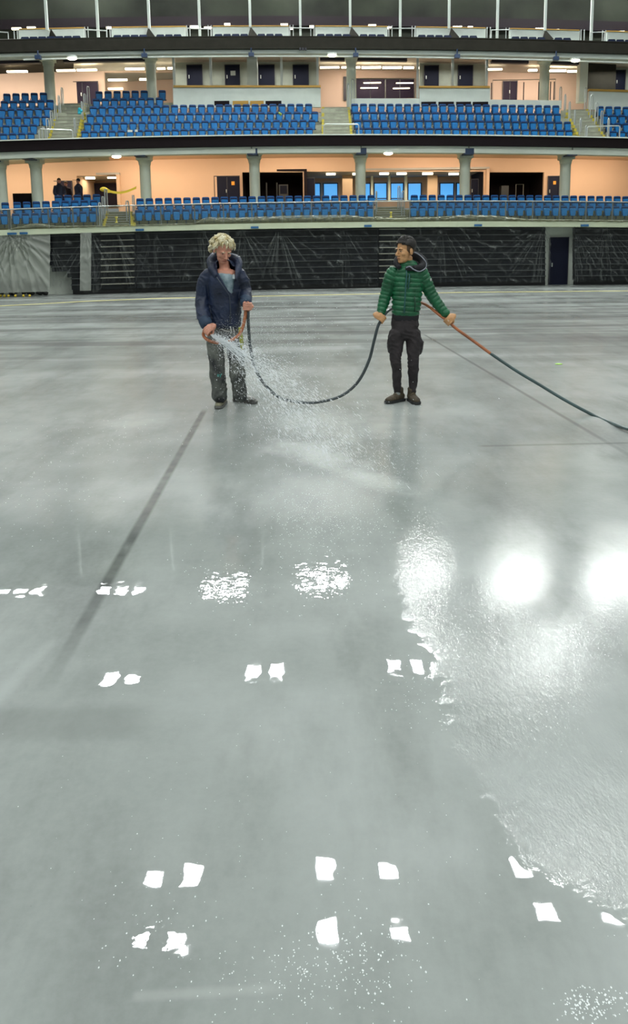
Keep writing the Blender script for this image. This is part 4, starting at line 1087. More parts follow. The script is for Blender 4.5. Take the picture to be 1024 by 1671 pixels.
def shoe(e, at_, ang, L_, up, sole_m, lace_m, name='boot'):
    """at_: point on the floor under the ankle; ang: heading"""
    ca, sa = math.cos(ang), math.sin(ang)
    T = lambda x, y, z: Vector((at_.x + x*ca - y*sa, at_.y + x*sa + y*ca, z))
    f = (ca, sa, 0); rt = (-sa, ca, 0)
    mb = MB()
    otube(mb, [(T(-.075*L_, 0, .055), .040, .040), (T(-.02*L_, 0, .062), .043, .045), (T(.07*L_, 0, .052), .046, .036), (T(.14*L_, 0, .044), .047, .029), (T(.185*L_, 0, .038), .036, .022)], 4, 18, right=rt)
    otube(mb, [(T(-.045*L_, 0, .05), .042, .05), (T(-.025*L_, 0, .10), .043, .053), (T(-.02*L_, 0, .145), .046, .053)], 4, 18, right=rt)
    me = remesh(mb, name, .007, 3, wr(.003, 35)); o = child(name, me, up, e)
    so = MB(); prof = [(-.115, .026), (-.10, .036), (-.05, .038), (.0, .036), (.07, .044), (.14, .050), (.185, .044), (.212, .024), (.218, 0)]
    outl = [(x * L_, y) for x, y in prof] + [(x * L_, -y) for x, y in prof[::-1][1:]]; vs = []
    for z, g_ in ((0, .96), (.012, 1.02), (.032, 1.0)): vs += [T(x * g_, y * g_, z) for x, y in outl]
    k = len(outl); so.add(vs, [tuple(range(k))[::-1], tuple(range(2*k, 3*k))] + [(j*k+i, j*k+(i+1) % k, (j+1)*k+(i+1) % k, (j+1)*k+i) for j in (0, 1) for i in range(k)])
    child('sole', so.mesh('sole'), sole_m, o)
    lc = MB()
    for i in range(5):
        x = (.02 + .024*i) * L_; z = .112 - .017*i - .002 * i
        if i == 0: z = .112
        lc.tube([T(x, -.030, z - .006), T(x + .004, 0, z + .012), T(x, .030, z - .006)], .004, 6)
    child('laces', lc.mesh('laces', [], True), lace_m, o)
def strip_mesh(pts, r): mb = MB(); mb.tube(pts, r, 8); return mb

skinA = mat('ruddy_skin', (.62, .29, .20), .5, var=.14, vscale=14); skinB = mat('tan_skin', (.58, .31, .14), .5, var=.08, vscale=14)
navyj = mat('navy_workwear', (.011, .020, .050), .5, var=.35, vscale=6, bump=.004, bscale=30)
trA = mat('dusty_work_trousers', (.016, .018, .022), .8, col2=(.17, .18, .16), vscale=6, bump=.004, bscale=30)
green = mat('green_quilted_nylon', (.006, .105, .040), .42, var=.25, vscale=10)
trB = mat('charcoal_cargo_cloth', (.022, .017, .019), .75, var=.3, vscale=7, bump=.003, bscale=35)
blackc = mat('black_cotton', (.008, .008, .011), .8)
bootB = mat('brown_suede', (.065, .050, .030), .8, var=.3, vscale=25); soleB = mat('dark_rubber', (.02, .022, .022), .7)
bootA = mat('pale_dusty_leather', (.26, .25, .17), .8, var=.35, vscale=25); soleA = mat('dusty_sole', (.13, .13, .12), .8)

# ---- the man in the navy jacket
YA = floor_pt(366, 665).y; print('YA', YA)
PA = lambda x, y, dy=0.: W(x, y, YA + dy)
base = Vector((PA(368, 600).x, YA, 0))
cA = PA(363, 407, -.04); RA = Matrix.Rotation(math.radians(30), 3, 'Z') @ Matrix.Rotation(math.radians(32), 3, 'X'); sA = 1.10
bd = MB(); head_parts(bd, cA, RA, sA)
otube(bd, [(PA(365, 425, .02), .058, .060), (PA(366, 437, .03), .060, .062), (PA(366, 448, .02), .11, .085)], 5)
otube(bd, [(PA(366, 446, .01), .14, .09), (PA(366, 470, .01), .145, .10), (PA(367, 500, .01), .135, .10), (PA(367, 535, .01), .14, .10)], 5)
for pts in ([(340, 448, 0, .055), (331, 488, .02, .046), (337, 527, -.16, .034), (338, 534, -.20, .03)], [(391, 448, 0, .055), (399, 474, .03, .045), (401, 490, -.12, .034), (401, 496, -.18, .03)],
            [(355, 545, 0, .07), (354, 605, -.02, .055), (359, 642, 0, .035), (360, 655, 0, .03)], [(378, 545, 0, .07), (386, 600, -.02, .055), (390, 640, 0, .035), (391, 650, 0, .03)]):
    otube(bd, [(PA(x, y, d), r) for x, y, d, r in pts], 5)
cAR = PA(338.5, 541, -.24); cAL = PA(401, 500, -.22)
grip(bd, cAR, Vector((.70, -.35, -.62)), Vector((.15, -.55, -.8)), Vector((-.4, -1, .3)), PA(337, 531, -.19), 1.08)
grip(bd, cAL, Vector((.05, 0, 1)), Vector((-.35, -1, 0)), Vector((1, -.5, 0)), PA(401, 493, -.15), 1.05)
pA = link('person', remesh(bd, 'person', .0042, 2)); pA.data.materials.append(skinA)
tag(pA, 'man with wavy blond hair in a navy jacket spraying water onto the floor', 'person')
def pchild(name, me, m, label=None, parent=None):
    par = parent or pA
    if m is not None: me.materials.append(m)
    o = bpy.data.objects.new(name, me); C.objects.link(o); o.parent = par
    if label: o['label'] = label
    return o
child = lambda name, me, m, parent, label=None: pchild(name, me, m, label, parent)
hairA = mat('blond_grey_hair', (.52, .42, .20), .6, col2=(.80, .76, .58), vscale=22)
face_details(pA, cA, RA, sA, hairA, mat('lipA', (.26, .07, .05), .5))
# stubble and hair
rnd = random.Random(11); hb = MB(); T = lambda x, y, z: cA + RA @ (Vector((x, y, z)) * sA)
hb.ell(T(0, .030, .050), (.084*sA, .090*sA, .084*sA), 24, 16, RA); hb.ell(T(0, .062, -.010), (.072*sA, .055*sA, .070*sA), 24, 16, RA)
for k in range(420):
    th = rnd.uniform(0, 2*PI); ph = rnd.uniform(-.75, 1.45)
    d = Vector((math.cos(th) * math.cos(ph), math.sin(th) * math.cos(ph), math.sin(ph)))
    if d.y < -.45 and d.z < .62: continue
    if d.y < .0 and d.z < .15: continue
    if d.y < .15 and d.z < -.25: continue
    p0 = Vector((d.x * .082, .022 + d.y * .092, .045 + d.z * .084)); sw = rnd.uniform(-1, 1); pts = []
    fall = Vector((d.x * .22 + sw * .25, d.y * .15 + (-.35 if d.y < .0 else .05), -.85)).normalized()
    for q in range(6):
        t = q / 5; pts.append(T(*(p0 + d * (.022 * math.sin(t * PI * .85) + .004) + fall * .062 * t + Vector((math.sin(t*7 + k), math.cos(t*6 + k*2), math.sin(t*5 + k*3))) * .006)))
    hb.tube(pts, [.007, .0085, .009, .008, .006, .003], 6)
child('hair', hb.mesh('hair', [], True), hairA, pA, 'wavy blond and grey hair')
# shirt
sh = MB(); otube(sh, [(PA(367, 528, 0), .148, .112), (PA(367, 500, 0), .148, .115), (PA(366, 470, 0), .155, .118), (PA(368, 453, .0), .148, .112)], 5)
child('shirt', remesh(sh, 'shirt', .008, 2, wr(.004, 18)), mat('teal_grey_shirt', (.10, .17, .20), .8, col2=(.30, .38, .42), vscale=13), pA, 'grey blue T-shirt seen in the open collar')
# jacket
jk = MB()
otube(jk, [(PA(368, 529, 0), .170, .142), (PA(368, 512, 0), .166, .138), (PA(367, 484, 0), .164, .136), (PA(366, 460, 0), .176, .136), (PA(366, 446, .01), .170, .118), (PA(365, 436, .02), .122, .10), (PA(365, 430, .03), .098, .09)], 5, 28)
otube(jk, [(PA(343, 447, 0), .078, .08), (PA(334, 460, .01), .080, .08), (PA(330, 486, .03), .076, .08), (PA(331, 508, -.05), .074, .078), (PA(336, 528, -.17), .062, .066)], 5)
otube(jk, [(PA(388, 447, 0), .078, .08), (PA(395, 458, .01), .076, .08), (PA(399, 473, .03), .068, .074), (PA(401, 484, -.05), .066, .07), (PA(401, 493, -.15), .056, .06)], 5)
otube(jk, [(PA(352, 450, -.11), .028), (PA(346, 437, -.06), .042), (PA(343, 427, .02), .045), (PA(350, 421, .10), .055), (PA(366, 421, .14), .058), (PA(382, 421, .10), .050), (PA(389, 430, .02), .044), (PA(387, 443, -.07), .034), (PA(384, 456, -.12), .024)], 5, 14)
polyA = [(352, 425), (384, 425), (383, 452), (381, 476), (378, 480), (372, 474), (364, 460), (355, 444)]
def ridge(v): return 1 - abs(2 * (v % 1) - 1)
def fold(p, fr, warp, seed_=0):
    q = p.z * fr + warp * noise.noise((p.x*6 + seed_, p.y*6, p.z*5)) + .8 * p.x * fr
    return ridge(q) ** 2 * max(0, .5 + noise.noise((p.x*5 + 9 + seed_, p.y*5, p.z*7)))
def wrA(p, n): return .011 * fold(p, 7., 2.2) - .004 + .007 * noise.noise((p.x*9, p.y*9, p.z*16)) + .005 * abs(noise.noise((p.x*20 + p.z*9, p.y*14, p.z*26)))
me = remesh(jk, 'jacket', .0065, 3, wrA)
drop_faces(me, lambda c, n: n.y < -.0 and c.y < YA - .02 and inpoly(*proj(c), polyA))
jo = child('jacket', me, navyj, pA); sm_ = jo.modifiers.new('cloth', 'SOLIDIFY'); sm_.thickness = .008; sm_.offset = -1
# jacket details: cuffs, zip edges, badge, flap
for pts in ([PA(353, 452, -.155), PA(364, 468, -.165), PA(374, 482, -.165), PA(376, 505, -.155), PA(375, 528, -.158)],):
    child('zip', strip_mesh([p for p in pts], .006).mesh('zip', [], True), mat('dull_zip', (.03, .04, .06), .4), jo)
for (x, y, d, x2, y2, d2, r) in ((334, 523, -.145, 337, 530, -.185, .068), (401, 489, -.11, 401, 494.5, -.16, .062)):
    mb = MB(); otube(mb, [(PA(x, y, d), r), (PA(x2, y2, d2), r * .97)], 3, 20); child('cuff', mb.mesh('cuff', [], True), mat('faded_navy', (.022, .045, .085), .7), jo)
mb = MB(); q = PA(381, 452, -.155); mb.obox(q, (.012, 0, 0), (0, .003, 0), (0, 0, .018)); mb.ell(q + Vector((0, 0, .022)), (.008, .004, .008), 8, 6)
child('badge', mb.mesh('badge'), mat('pale_badge', (.45, .5, .52), .6), jo)
mb = MB(); mb.obox(PA(386, 474, -.142), (.042, .008, 0), (0, .006, 0), (0, 0, .012)); mb.obox(PA(357, 477, -.148), (.030, -.004, .004), (0, .006, 0), (0, 0, .008))
child('pocket_flap', mb.mesh('pocket_flap'), navyj, jo)
# trousers
tr = MB()
otube(tr, [(PA(367, 522, 0), .150, .118), (PA(367, 540, 0), .160, .125), (PA(366, 550, 0), .150, .115)], 5)
otube(tr, [(PA(353, 545, 0), .100, .112), (PA(351, 566, -.01), .094, .10), (PA(354, 592, -.03), .084, .09), (PA(354, 612, -.03), .086, .09), (PA(358, 632, .0), .080, .086), (PA(358, 643, 0), .084, .088), (PA(359, 651, 0), .072, .078)], 6)
otube(tr, [(PA(380, 545, 0), .102, .112), (PA(383, 566, -.01), .096, .10), (PA(386, 592, -.03), .086, .09), (PA(387, 612, -.03), .084, .09), (PA(390, 632, .0), .076, .086), (PA(391, 643, 0), .078, .084), (PA(391, 650, 0), .066, .074)], 6)
def wrT(p, n): return .012 * fold(p, 8., 2.6, 3) - .004 + .008 * noise.noise((p.x*9, p.y*9, p.z*13)) + .006 * abs(noise.noise((p.x*12 + p.z*12, p.y*14, p.z*22)))
to = child('trousers', remesh(tr, 'trousers', .008, 3, wrT), trA, pA, 'dirty dark work trousers with grey dust on the thighs')
mb = MB()
mb.tube([PA(355, 611, -.128), PA(354.5, 614, -.130), PA(356.5, 614.5, -.13), PA(357, 611.5, -.13), PA(355, 611, -.128)], .004, 6)
mb.tube([PA(358.5, 611, -.128), PA(359.5, 613, -.13), PA(361.5, 609.5, -.125)], .004, 6); mb.tube([PA(359.5, 613, -.13), PA(359, 616, -.13)], .004, 6)
child('knee_mark', mb.mesh('knee_mark', [], True), mat('teal_print', (.02, .30, .26), .6), to)
mb = MB(); mb.tube([PA(361, 537, -.14), PA(367, 540, -.145), PA(374, 541, -.14)], .006, 6); mb.tube([PA(376, 533, -.14), PA(377, 541, -.145), PA(376, 545, -.14)], .006, 6); mb.tube([PA(380, 534, -.14), PA(382, 542, -.14), PA(383, 548, -.135)], .005, 6)
child('drawstring', mb.mesh('drawstring', [], True), mat('pale_cord', (.4, .4, .38), .7), to)
mb = MB(); otube(mb, [(PA(391, 535, -.10), .014, .02), (PA(393, 550, -.10), .022, .03), (PA(395, 572, -.08), .014, .024)], 4); child('tool_pouch', mb.mesh('tool_pouch', [], True), mat('yellow_green_pouch', (.34, .36, .04), .6), to)
shoe(pA, Vector((PA(360, 660).x, floor_pt(360, 661).y, 0)), math.radians(-95), 1.1, bootA, soleA, mat('lace_yellow', (.35, .33, .15), .7))
shoe(pA, Vector((PA(390, 655).x, floor_pt(390, 656).y, 0)), math.radians(-35), .97, mat('wet_grey_boot', (.12, .12, .11), .5, col2=(.30, .30, .28), vscale=30), soleA, mat('lace_grey', (.2, .2, .2), .7))

# ---- the man in the green jacket
YB = floor_pt(660, 656).y; print('YB', YB)
PB = lambda x, y, dy=0.: W(x, y, YB + dy)
cB = PB(661, 409, -.02); RB = Matrix.Rotation(math.radians(-58), 3, 'Z') @ Matrix.Rotation(math.radians(4), 3, 'X'); sB = 1.10
bd = MB(); head_parts(bd, cB, RB, sB)
otube(bd, [(PB(664, 421, .02), .056, .058), (PB(665, 432, .03), .058, .060), (PB(665, 443, .02), .11, .08)], 5)
otube(bd, [(PB(665, 442, .01), .14, .085), (PB(665, 470, .01), .14, .095), (PB(663, 500, .01), .12, .085), (PB(661, 535, .01), .11, .08)], 5)
for pts in ([(643, 442, 0, .05), (630, 478, .02, .042), (622.5, 506, -.02, .030), (620.5, 513, -.03, .028)], [(685, 442, 0, .05), (703, 480, .02, .042), (724, 508, -.03, .030), (729, 515, -.04, .028)],
            [(650, 545, 0, .06), (646, 590, -.02, .040), (648, 640, .01, .026), (648, 650, .02, .026)], [(670, 545, 0, .06), (674, 590, -.02, .040), (673, 640, .01, .026), (672, 650, .02, .026)]):
    otube(bd, [(PB(x, y, d), r) for x, y, d, r in pts], 5)
cBR = PB(622.5, 521, -.06); cBL = PB(730.5, 524.5, -.06)
aR = (PB(631, 510, 0) - PB(617, 530, -.06)); aL = (PB(742, 535, -.06) - PB(718, 512, -.02))
grip(bd, cBR, aR, Vector((.83, -.15, -.45)), Vector((0, -1, .1)), PB(618.5, 512, -.04), 1.06)
grip(bd, cBL, aL, Vector((-.8, -.15, -.55)), Vector((0, -1, .1)), PB(732, 516, -.05), 1.06)
pB = link('person', remesh(bd, 'person', .0042, 2)); pB.data.materials.append(skinB)
tag(pB, 'young man in a green quilted jacket holding the hose and looking left', 'person')
hairB = mat('black_brown_hair', (.012, .010, .008), .5, var=.4, vscale=30)
face_details(pB, cB, RB, sB, hairB, mat('lipB', (.28, .10, .06), .5))
T = lambda x, y, z: cB + RB @ (Vector((x, y, z)) * sB)
hb = MB(); hb.ell(T(0, .016, .052), (.078*sB, .092*sB, .078*sB), 28, 18, RB)
me = remesh(hb, 'hair', .005, 1); 
def not_hair(c, n):
    q = RB.transposed() @ (c - cB) / sB
    return (q.y < -.045 and q.z < .076) or q.z < .052 - .7 * max(0, q.y + .01)
drop_faces(me, not_hair); 
ho = child('hair', me, hairB, pB, 'short black hair brushed up on top'); q_ = ho.modifiers.new('t', 'SOLIDIFY'); q_.thickness = .012; q_.offset = 1
lk = MB(); rnd = random.Random(5)
for k in range(520):
    x = rnd.uniform(-.060, .060); y = rnd.uniform(-.064, .07); z = .052 + .078 * math.sqrt(max(.02, 1 - (x/.078)**2 - ((y-.016)/.092)**2))
    hh_ = .010 + .010 * (y < 0); pts = [T(x, y, z - .004), T(x*1.02, y - .002, z + hh_ * .7), T(x * 1.02 + .004, y + .008, z + hh_ + rnd.uniform(0, .004))]; lk.tube(pts, [.005, .005, .002], 5)
child('hair_tuft', lk.mesh('hair_tuft', [], True), hairB, ho)
fd = MB(); fd.ell(T(0, .016, .034), (.0768*sB, .0968*sB, .0875*sB), 48, 36, RB); me = fd.mesh('faded_sides', [], True)
drop_faces(me, lambda c, n: (lambda q: q.y < -.030 or q.z < -.025 or q.z > .085)(RB.transposed() @ (c - cB) / sB) )
child('faded_sides', me, mat('shaved_hair', (.085, .050, .026), .7), ho)
# green jacket
def quilt(pitch, amp, ph=0): return lambda l: 1 - amp * (1 - abs(math.sin(PI * (l + ph) / pitch))) ** 2.2
jk = MB()
otube(jk, [(PB(661, 511, 0), .150, .120), (PB(662, 500, 0), .158, .126), (PB(664, 480, 0), .164, .126), (PB(665, 458, 0), .174, .126), (PB(666, 446, .0), .176, .116), (PB(665, 437, .01), .145, .098), (PB(665, 432, .02), .105, .086)], 16, 36, quilt(.051, .14))
otube(jk, [(PB(643, 442, 0), .072, .08), (PB(636, 455, .01), .074, .08), (PB(630, 478, .03), .066, .070), (PB(624.5, 498, .0), .058, .060), (PB(621, 511, -.03), .046, .050)], 14, 24, quilt(.047, .18))
otube(jk, [(PB(685, 442, 0), .074, .08), (PB(692, 456, .01), .075, .08), (PB(703, 480, .02), .067, .070), (PB(717, 500, -.0), .058, .060), (PB(727.5, 513, -.04), .048, .052)], 14, 24, quilt(.047, .18))
def wrG(p, n): return .004 * noise.noise((p.x*22, p.y*16, p.z*12)) + .003 * abs(noise.noise((p.x*40, p.y*30, p.z*16)))
jb = child('jacket', remesh(jk, 'jacket', .0055, 1, wrG), green, pB, 'green quilted puffer jacket')
teal = mat('teal_zip_tape', (.02, .10, .095), .5)
def front(x, y, dy): return PB(x, y, dy)
child('zip', strip_mesh([front(663, 438, -.112), front(663, 450, -.128), front(661, 475, -.135), front(660, 495, -.135), front(659, 511, -.128)], .008).mesh('zip', [], True), teal, jb)
child('chest_pocket_zip', strip_mesh([front(668, 447, -.128), front(667, 458, -.135), front(665.5, 471, -.135)], .007).mesh('z', [], True), teal, jb)
child('side_pocket_zip', strip_mesh([front(676, 484, -.128), front(677, 496, -.128), front(676, 509, -.118)], .006).mesh('z', [], True), mat('dark_green_zip', (.005, .04, .02), .5), jb)
mb = MB(); mb.ell(PB(702.5, 456.5, -.075), (.010, .006, .016), 10, 8); child('sleeve_badge', mb.mesh('b', [], True), mat('white_badge', (.5, .52, .5), .6), jb)
hd = MB(); otube(hd, [(PB(651, 436, -.09), .026), (PB(646, 429, -.02), .030), (PB(650, 421, .06), .036), (PB(664, 418, .11), .045), (PB(680, 419, .09), .050), (PB(690, 427, .03), .046), (PB(688, 436, -.05), .042), (PB(676, 438, -.10), .034), (PB(663, 438, -.115), .026)], 6, 14)
ho2 = child('hood', remesh(hd, 'hood', .007, 2, wr(.003, 20)), blackc, pB, 'black jersey hood with pale grey trim')
child('hood_trim', strip_mesh([Vector(q[:3]) for q in catmull([tuple(PB(*q)) for q in [(673, 411, .05), (682, 415, .03), (690, 422, -.01), (695, 430, -.04), (693, 438, -.08), (684, 443, -.12), (675, 440, -.14), (668, 435, -.14), (662, 437, -.135)]], 6)], .0065).mesh('t', [], True), mat('grey_trim', (.26, .28, .33), .7), ho2)
th = MB(); otube(th, [(PB(661, 522, 0), .142, .108), (PB(661, 516, 0), .146, .112), (PB(662, 505, 0), .140, .108)], 4, 28); child('tee_shirt_hem', th.mesh('h', [], True), blackc, pB)
tr = MB()
otube(tr, [(PB(660, 519, 0), .138, .108), (PB(660, 535, 0), .150, .118), (PB(660, 546, 0), .138, .108)], 5)
otube(tr, [(PB(647, 542, 0), .088, .108), (PB(646, 562, -.01), .082, .095), (PB(645, 586, -.03), .064, .075), (PB(647, 604, -.02), .056, .064), (PB(647.5, 624, .01), .050, .058), (PB(648, 638, .015), .038, .046)], 7)
otube(tr, [(PB(673, 542, 0), .088, .108), (PB(674, 562, -.01), .082, .095), (PB(674, 586, -.03), .064, .075), (PB(674, 604, -.02), .056, .064), (PB(673.5, 624, .01), .050, .058), (PB(672.5, 640, .015), .038, .046)], 7)
otube(tr, [(PB(636, 553, .01), .022, .05), (PB(635, 562, .01), .030, .06), (PB(636, 574, .01), .020, .05)], 4); otube(tr, [(PB(684, 552, .01), .024, .05), (PB(686, 562, .01), .034, .06), (PB(683, 576, .01), .022, .05)], 4)
child('trousers', remesh(tr, 'trousers', .007, 2, wrT), trB, pB, 'dark charcoal cargo trousers with tight cuffs')
mb = MB(); otube(mb, [(PB(648, 636, .02), .038, .042), (PB(648, 647, .02), .038, .042)], 3, 18); otube(mb, [(PB(672.5, 638, .02), .038, .042), (PB(672, 649, .02), .038, .042)], 3, 18); child('socks', mb.mesh('socks', [], True), mat('grey_sock', (.28, .30, .29), .8), pB)
shoe(pB, Vector((PB(649, 650).x, YB + .02, 0)), math.radians(-140), .88, bootB, soleB, mat('lace_brown', (.18, .14, .08), .7))
shoe(pB, Vector((PB(672, 650).x, YB + .0, 0)), math.radians(-78), .88, bootB, soleB, mat('lace_brown', (.18, .14, .08), .7))

# ------------------------------------------------------------------ the hose
orange_h = mat('copper_orange_rubber', (.36, .12, .045), .4, var=.3, vscale=6); grey_h = mat('dark_grey_rubber', (.05, .065, .07), .35, var=.3, vscale=5); green_h = mat('grey_green_rubber', (.045, .085, .085), .32, var=.2, vscale=5)
hz = empty('water_hose', Vector((cBR.x, cBR.y, 0)), 'long rubber hose sagging between the two men and trailing off right', 'hose')
def hose(pts, m, lab):
    P_ = [Vector(q[:3]) for q in catmull([tuple(p) for p in pts], 8)]
    o = strip_mesh(P_, .0165); me = o.mesh('hose_section', [m], True); ob = link('hose_section', me, hz); ob['label'] = lab
hose([PA(343.5, 545.5, -.27), PA(338.5, 541, -.24), PA(333, 541, -.22), PA(332, 548, -.22), PA(340, 555.5, -.25), PA(356, 559.5, -.29), PA(375, 556, -.30), PA(390, 546, -.28), PA(397, 530, -.25), PA(400, 514, -.23), PA(401, 500, -.22), PA(402.5, 495, -.215), PA(404.5, 499, -.21), PA(404.5, 508, -.21)], orange_h, 'copper coloured front end of the hose')
hose([PA(404.5, 508, -.21), PA(405, 530, -.2), PA(408, 565, -.15), PA(415, 597, -.1), PA(430, 625, -.05), PA(455, 648, 0), PA(490, 656.5, .02), PA(520, 656, .02), (PA(556, 646, 0) + PB(556, 646, 0)) / 2, PB(583, 624, -.02), PB(601, 590, -.05), PB(610, 556, -.06), PB(616, 533, -.06), cBR, PB(629, 511, -.0), PB(640, 503, .14), PB(655, 498, .22), PB(672, 495, .24)], grey_h, 'dark grey length of hose between the men')
hose([PB(672, 495, .24), PB(686, 494, .16), PB(699, 500, .06), PB(714, 512, -.02), cBL, PB(745, 537, -.10), PB(770, 555, -.16), PB(800, 577, -.25)], orange_h, 'copper coloured length of hose through his left hand')
e1 = floor_pt(1024, 700, .03); e2 = floor_pt(1110, 728, .02)
hose([PB(800, 577, -.25), PB(840, 604, -.38), PB(880, 628, -.52), PB(925, 655, -.70), W(975, 681, YB - .9), e1, e2, floor_pt(1200, 745, .02)], green_h, 'grey green length of hose trailing to the right')

# ------------------------------------------------------------------ spraying water
wm = bpy.data.materials.new('spray_water'); wm.use_nodes = True; b_ = wm.node_tree.nodes['Principled BSDF']
b_.inputs['Base Color'].default_value = (.86, .90, .92, 1); b_.inputs['Roughness'].default_value = .12; b_.inputs['Alpha'].default_value = .85; b_.inputs['IOR'].default_value = 1.33
rnd = random.Random(21); sp = MB()
O_ = PA(344.5, 547, -.29); LND = floor_pt(565, 765)
def drop(p, v, r, st):
    v = v.normalized(); a = v.cross(Vector((0, 0, 1))).normalized(); b2 = v.cross(a)
    sp.add([p + v*r*st, p - v*r*st, p + a*r, p - a*r, p + b2*r, p - b2*r], [(0,2,4), (0,4,3), (0,3,5), (0,5,2), (1,4,2), (1,3,4), (1,5,3), (1,2,5)])
flat = Vector((LND.x - O_.x, LND.y - O_.y, 0)); R_ = flat.length; G = 9.8; T_ = .34
v0 = Vector((flat.x / T_, flat.y / T_, (-O_.z + .5*G*T_*T_) / T_))
def shoot(n, spread, r0, r1, tmax=1.0, st=(2, 6), tp=1.0, bias=Vector((0, 0, 0))):
    for _ in range(n):
        v = v0 * rnd.uniform(.80, 1.12) + Vector((rnd.gauss(0, spread), rnd.gauss(0, spread), rnd.gauss(0, spread))) + bias * rnd.random()
        t = T_ * 1.15 * rnd.random() ** tp * tmax; p = O_ + v * t + Vector((0, 0, -.5*G*t*t)); vv = v + Vector((0, 0, -G*t))
        if p.z > .01: drop(p, vv, rnd.uniform(r0, r1), rnd.uniform(*st))
shoot(4200, .52, .0016, .0042, st=(3, 9), tp=1.15)                       # core of the jet
shoot(3200, 1.1, .0012, .0030, st=(1.5, 4), tp=1.0)                      # looser spray
shoot(2600, 1.3, .0012, .0028, tmax=.45, st=(1, 2.5), tp=.9, bias=Vector((1.6, 0, 2.2)))   # fine drops thrown up at his waist
for _ in range(2600):                                                     # bounce over the landing place
    t = rnd.random(); c = floor_pt(430, 672).lerp(floor_pt(640, 790), t ** .8); r_ = abs(rnd.gauss(0, .10))
    p = c + Vector((rnd.gauss(0, .28), rnd.gauss(0, .24), .005 + r_)); drop(p, Vector((rnd.gauss(0, 1), rnd.gauss(0, 1), rnd.gauss(0, 1.5))), rnd.uniform(.001, .0026), rnd.uniform(1, 2.5))
for k in range(46):                                                       # ropes of water leaving the hose
    v = v0 * rnd.uniform(.9, 1.05) + Vector((rnd.gauss(0, .14), rnd.gauss(0, .14), rnd.gauss(0, .22))); t0 = rnd.uniform(0, .05); t1 = t0 + rnd.uniform(.03, .10)
    pts = [O_ + v*t + Vector((0, 0, -.5*G*t*t)) for t in np.linspace(t0, t1, 6)]; sp.tube(pts, [.002, .004, .0045, .004, .003, .001], 5)
tag(sp.build('water_spray', wm), 'jet and flying drops of water leaving the hose toward the floor', 'water', kind='stuff')

# ------------------------------------------------------------------ people standing in the lower tier
def bystander(px, ytop, d, hgt, jack, hat, yaw, label):
    top = B(px, ytop, d); ft = top - Vector((0, 0, hgt)); s = hgt / 1.75
    P_ = lambda x, y, z: ft + Matrix.Rotation(yaw, 3, 'Z') @ (Vector((x, y, z)) * s)
    bd = MB(); bd.ell(P_(0, 0, 1.64), (.075*s, .095*s, .115*s), 14, 10)
    otube(bd, [(P_(0, .0, 1.55), .05*s), (P_(0, 0, 1.45), .06*s), (P_(0, 0, 1.40), .14*s, .09*s), (P_(0, 0, 1.1), .14*s, .1*s), (P_(0, 0, .9), .15*s, .11*s)], 3, 12)
    for k in (-1, 1):
        otube(bd, [(P_(.17*k, 0, 1.4), .05*s), (P_(.22*k, .02, 1.12), .045*s), (P_(.16*k, -.16, .98), .035*s), (P_(.12*k, -.22, 1.0), .035*s)], 3, 10)
        otube(bd, [(P_(.09*k, 0, .9), .085*s), (P_(.10*k, 0, .5), .06*s), (P_(.10*k, .02, .06), .045*s), (P_(.10*k, -.12, .03), .04*s)], 3, 10)
    o = link('person', remesh(bd, 'person', .014, 1)); o.data.materials.append(skinA); tag(o, label, 'person')
    jk = MB(); otube(jk, [(P_(0, 0, .85), .19*s, .14*s), (P_(0, 0, 1.15), .18*s, .14*s), (P_(0, 0, 1.38), .19*s, .13*s), (P_(0, 0, 1.5), .09*s, .08*s)], 4, 14)
    for k in (-1, 1): otube(jk, [(P_(.17*k, 0, 1.4), .075*s), (P_(.23*k, .02, 1.12), .068*s), (P_(.17*k, -.15, .99), .055*s)], 3, 10)
    child('jacket', remesh(jk, 'jacket', .014, 2), jack, o)
    tr = MB()
    for k in (-1, 1): otube(tr, [(P_(.085*k, 0, .92), .115*s), (P_(.10*k, 0, .5), .085*s), (P_(.10*k, .01, .1), .07*s)], 3, 12)
    child('trousers', remesh(tr, 'trousers', .014, 1), blackc, o)
    hh = MB(); hh.ell(P_(0, .012, 1.685), (.085*s, .105*s, .085*s), 14, 8)
    if hat: hh.obox(P_(0, -.13, 1.68), (.06*s, 0, 0), Matrix.Rotation(yaw, 3, 'Z') @ Vector((0, .06*s, 0)), (0, 0, .008))
    child('cap' if hat else 'hair', hh.mesh('hat', [], True), hat or mat('brown_hair', (.10, .06, .03), .7), o)
dj = mat('dark_blue_parka', (.008, .012, .035), .7)
bystander(96, 291, 4.3, 1.72, dj, None, .5, 'leftmost standing person behind the lower seats, in a dark blue jacket')
bystander(107, 296, 4.9, 1.66, mat('dark_maroon_coat', (.018, .008, .014), .7), None, -.2, 'middle standing person behind the lower seats, partly hidden, in a dark coat')
bystander(127, 291.5, 4.3, 1.74, dj, mat('black_cap', (.008, .008, .012), .7), -.9, 'rightmost standing person behind the lower seats, wearing a dark cap')

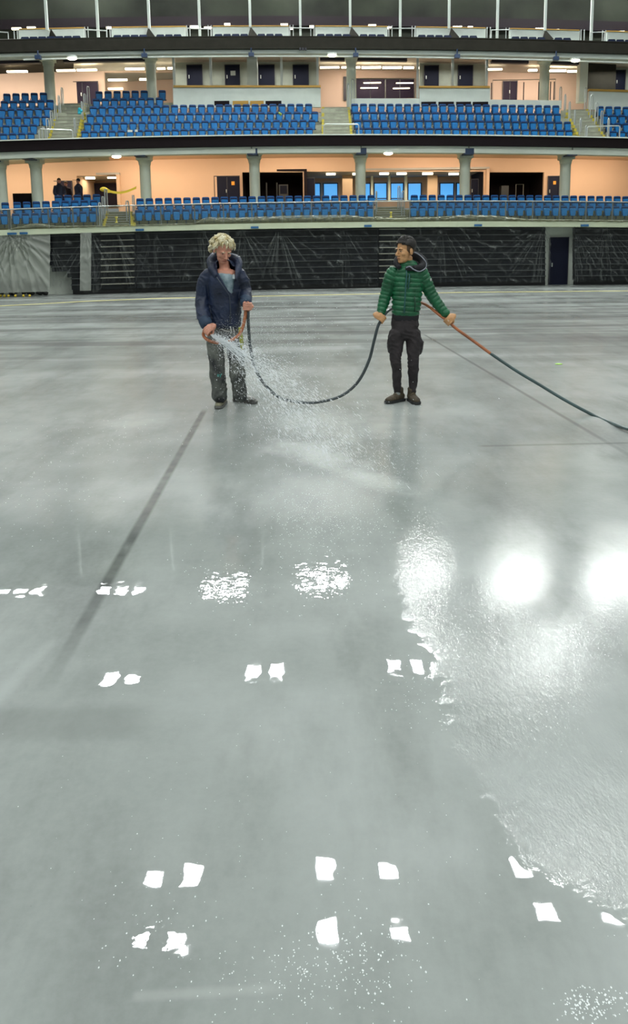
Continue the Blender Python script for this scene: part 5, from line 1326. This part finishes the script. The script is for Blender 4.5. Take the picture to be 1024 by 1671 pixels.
# unseen luminaires added over and behind the camera to fill the near half
k_ = 0
for yy in (-6, 2, 10):
    for xx in (-16, -5.5, 5.5, 16):
        k_ += 1; e = empty('roof_luminaire', (xx, yy - 6, HC), 'added fill luminaire above the near floor, %s' % (ord_[k_ - 1]), 'luminaire', 'added fill luminaires over the near floor')  # added unseen fill, shares the name of the roof luminaires
        df = MB(); hs = MB()
        for q in range(3): df.box((xx - .6, yy - 6.6 + q * .42, HC), (xx + .6, yy - 6.26 + q * .42, HC + .03))
        hs.box((xx - .7, yy - 6.7, HC + .04), (xx + .7, yy - 5.3, HC + .3)); df.build('diffuser', mat('fill_lamp_panel', (1, 1, 1), .5, emit=68, ecol=(.96, 1, .98)), e); hs.build('housing', M['iron'], e)

# beads of water and bubbles on the floor, coloured white to stand for glints
bw = bpy.data.materials.new('water_beads'); bw.use_nodes = True; b_ = bw.node_tree.nodes['Principled BSDF']
b_.inputs['Base Color'].default_value = (.88, .92, .92, 1); b_.inputs['Roughness'].default_value = .1
rnd = random.Random(77); bb = MB()
def beads(n, cx, cy, sx, sy, r0, r1):
    for _ in range(n):
        p = floor_pt(rnd.gauss(cx, sx), rnd.gauss(cy, sy)); r = rnd.uniform(r0, r1); e_ = rnd.uniform(1, 1.8)
        bb.add([(p.x - r, p.y, .0005), (p.x, p.y - r*e_, .0005), (p.x + r, p.y, .0005), (p.x, p.y + r*e_, .0005), (p.x, p.y, r*.8)], [(0,1,4), (1,2,4), (2,3,4), (3,0,4), (3,2,1,0)])
beads(1300, 535, 825, 62, 34, .001, .0042); beads(260, 540, 905, 50, 45, .001, .004)
beads(150, 375, 945, 40, 26, .001, .004); beads(240, 565, 1575, 62, 38, .0008, .0026); beads(60, 250, 1490, 50, 60, .0008, .0022)
beads(90, 440, 1600, 60, 30, .0008, .0020); beads(160, 965, 1640, 30, 14, .001, .0028); beads(110, 700, 1130, 40, 30, .001, .0028)
beads(200, 512, 1350, 300, 180, .0006, .0016); beads(200, 150, 720, 90, 20, .001, .004); beads(150, 70, 810, 60, 30, .001, .0038)
tag(bb.build('water_beads', bw), 'tiny beads and bubbles of water on the wet floor, whitened as glints', 'water', kind='stuff')
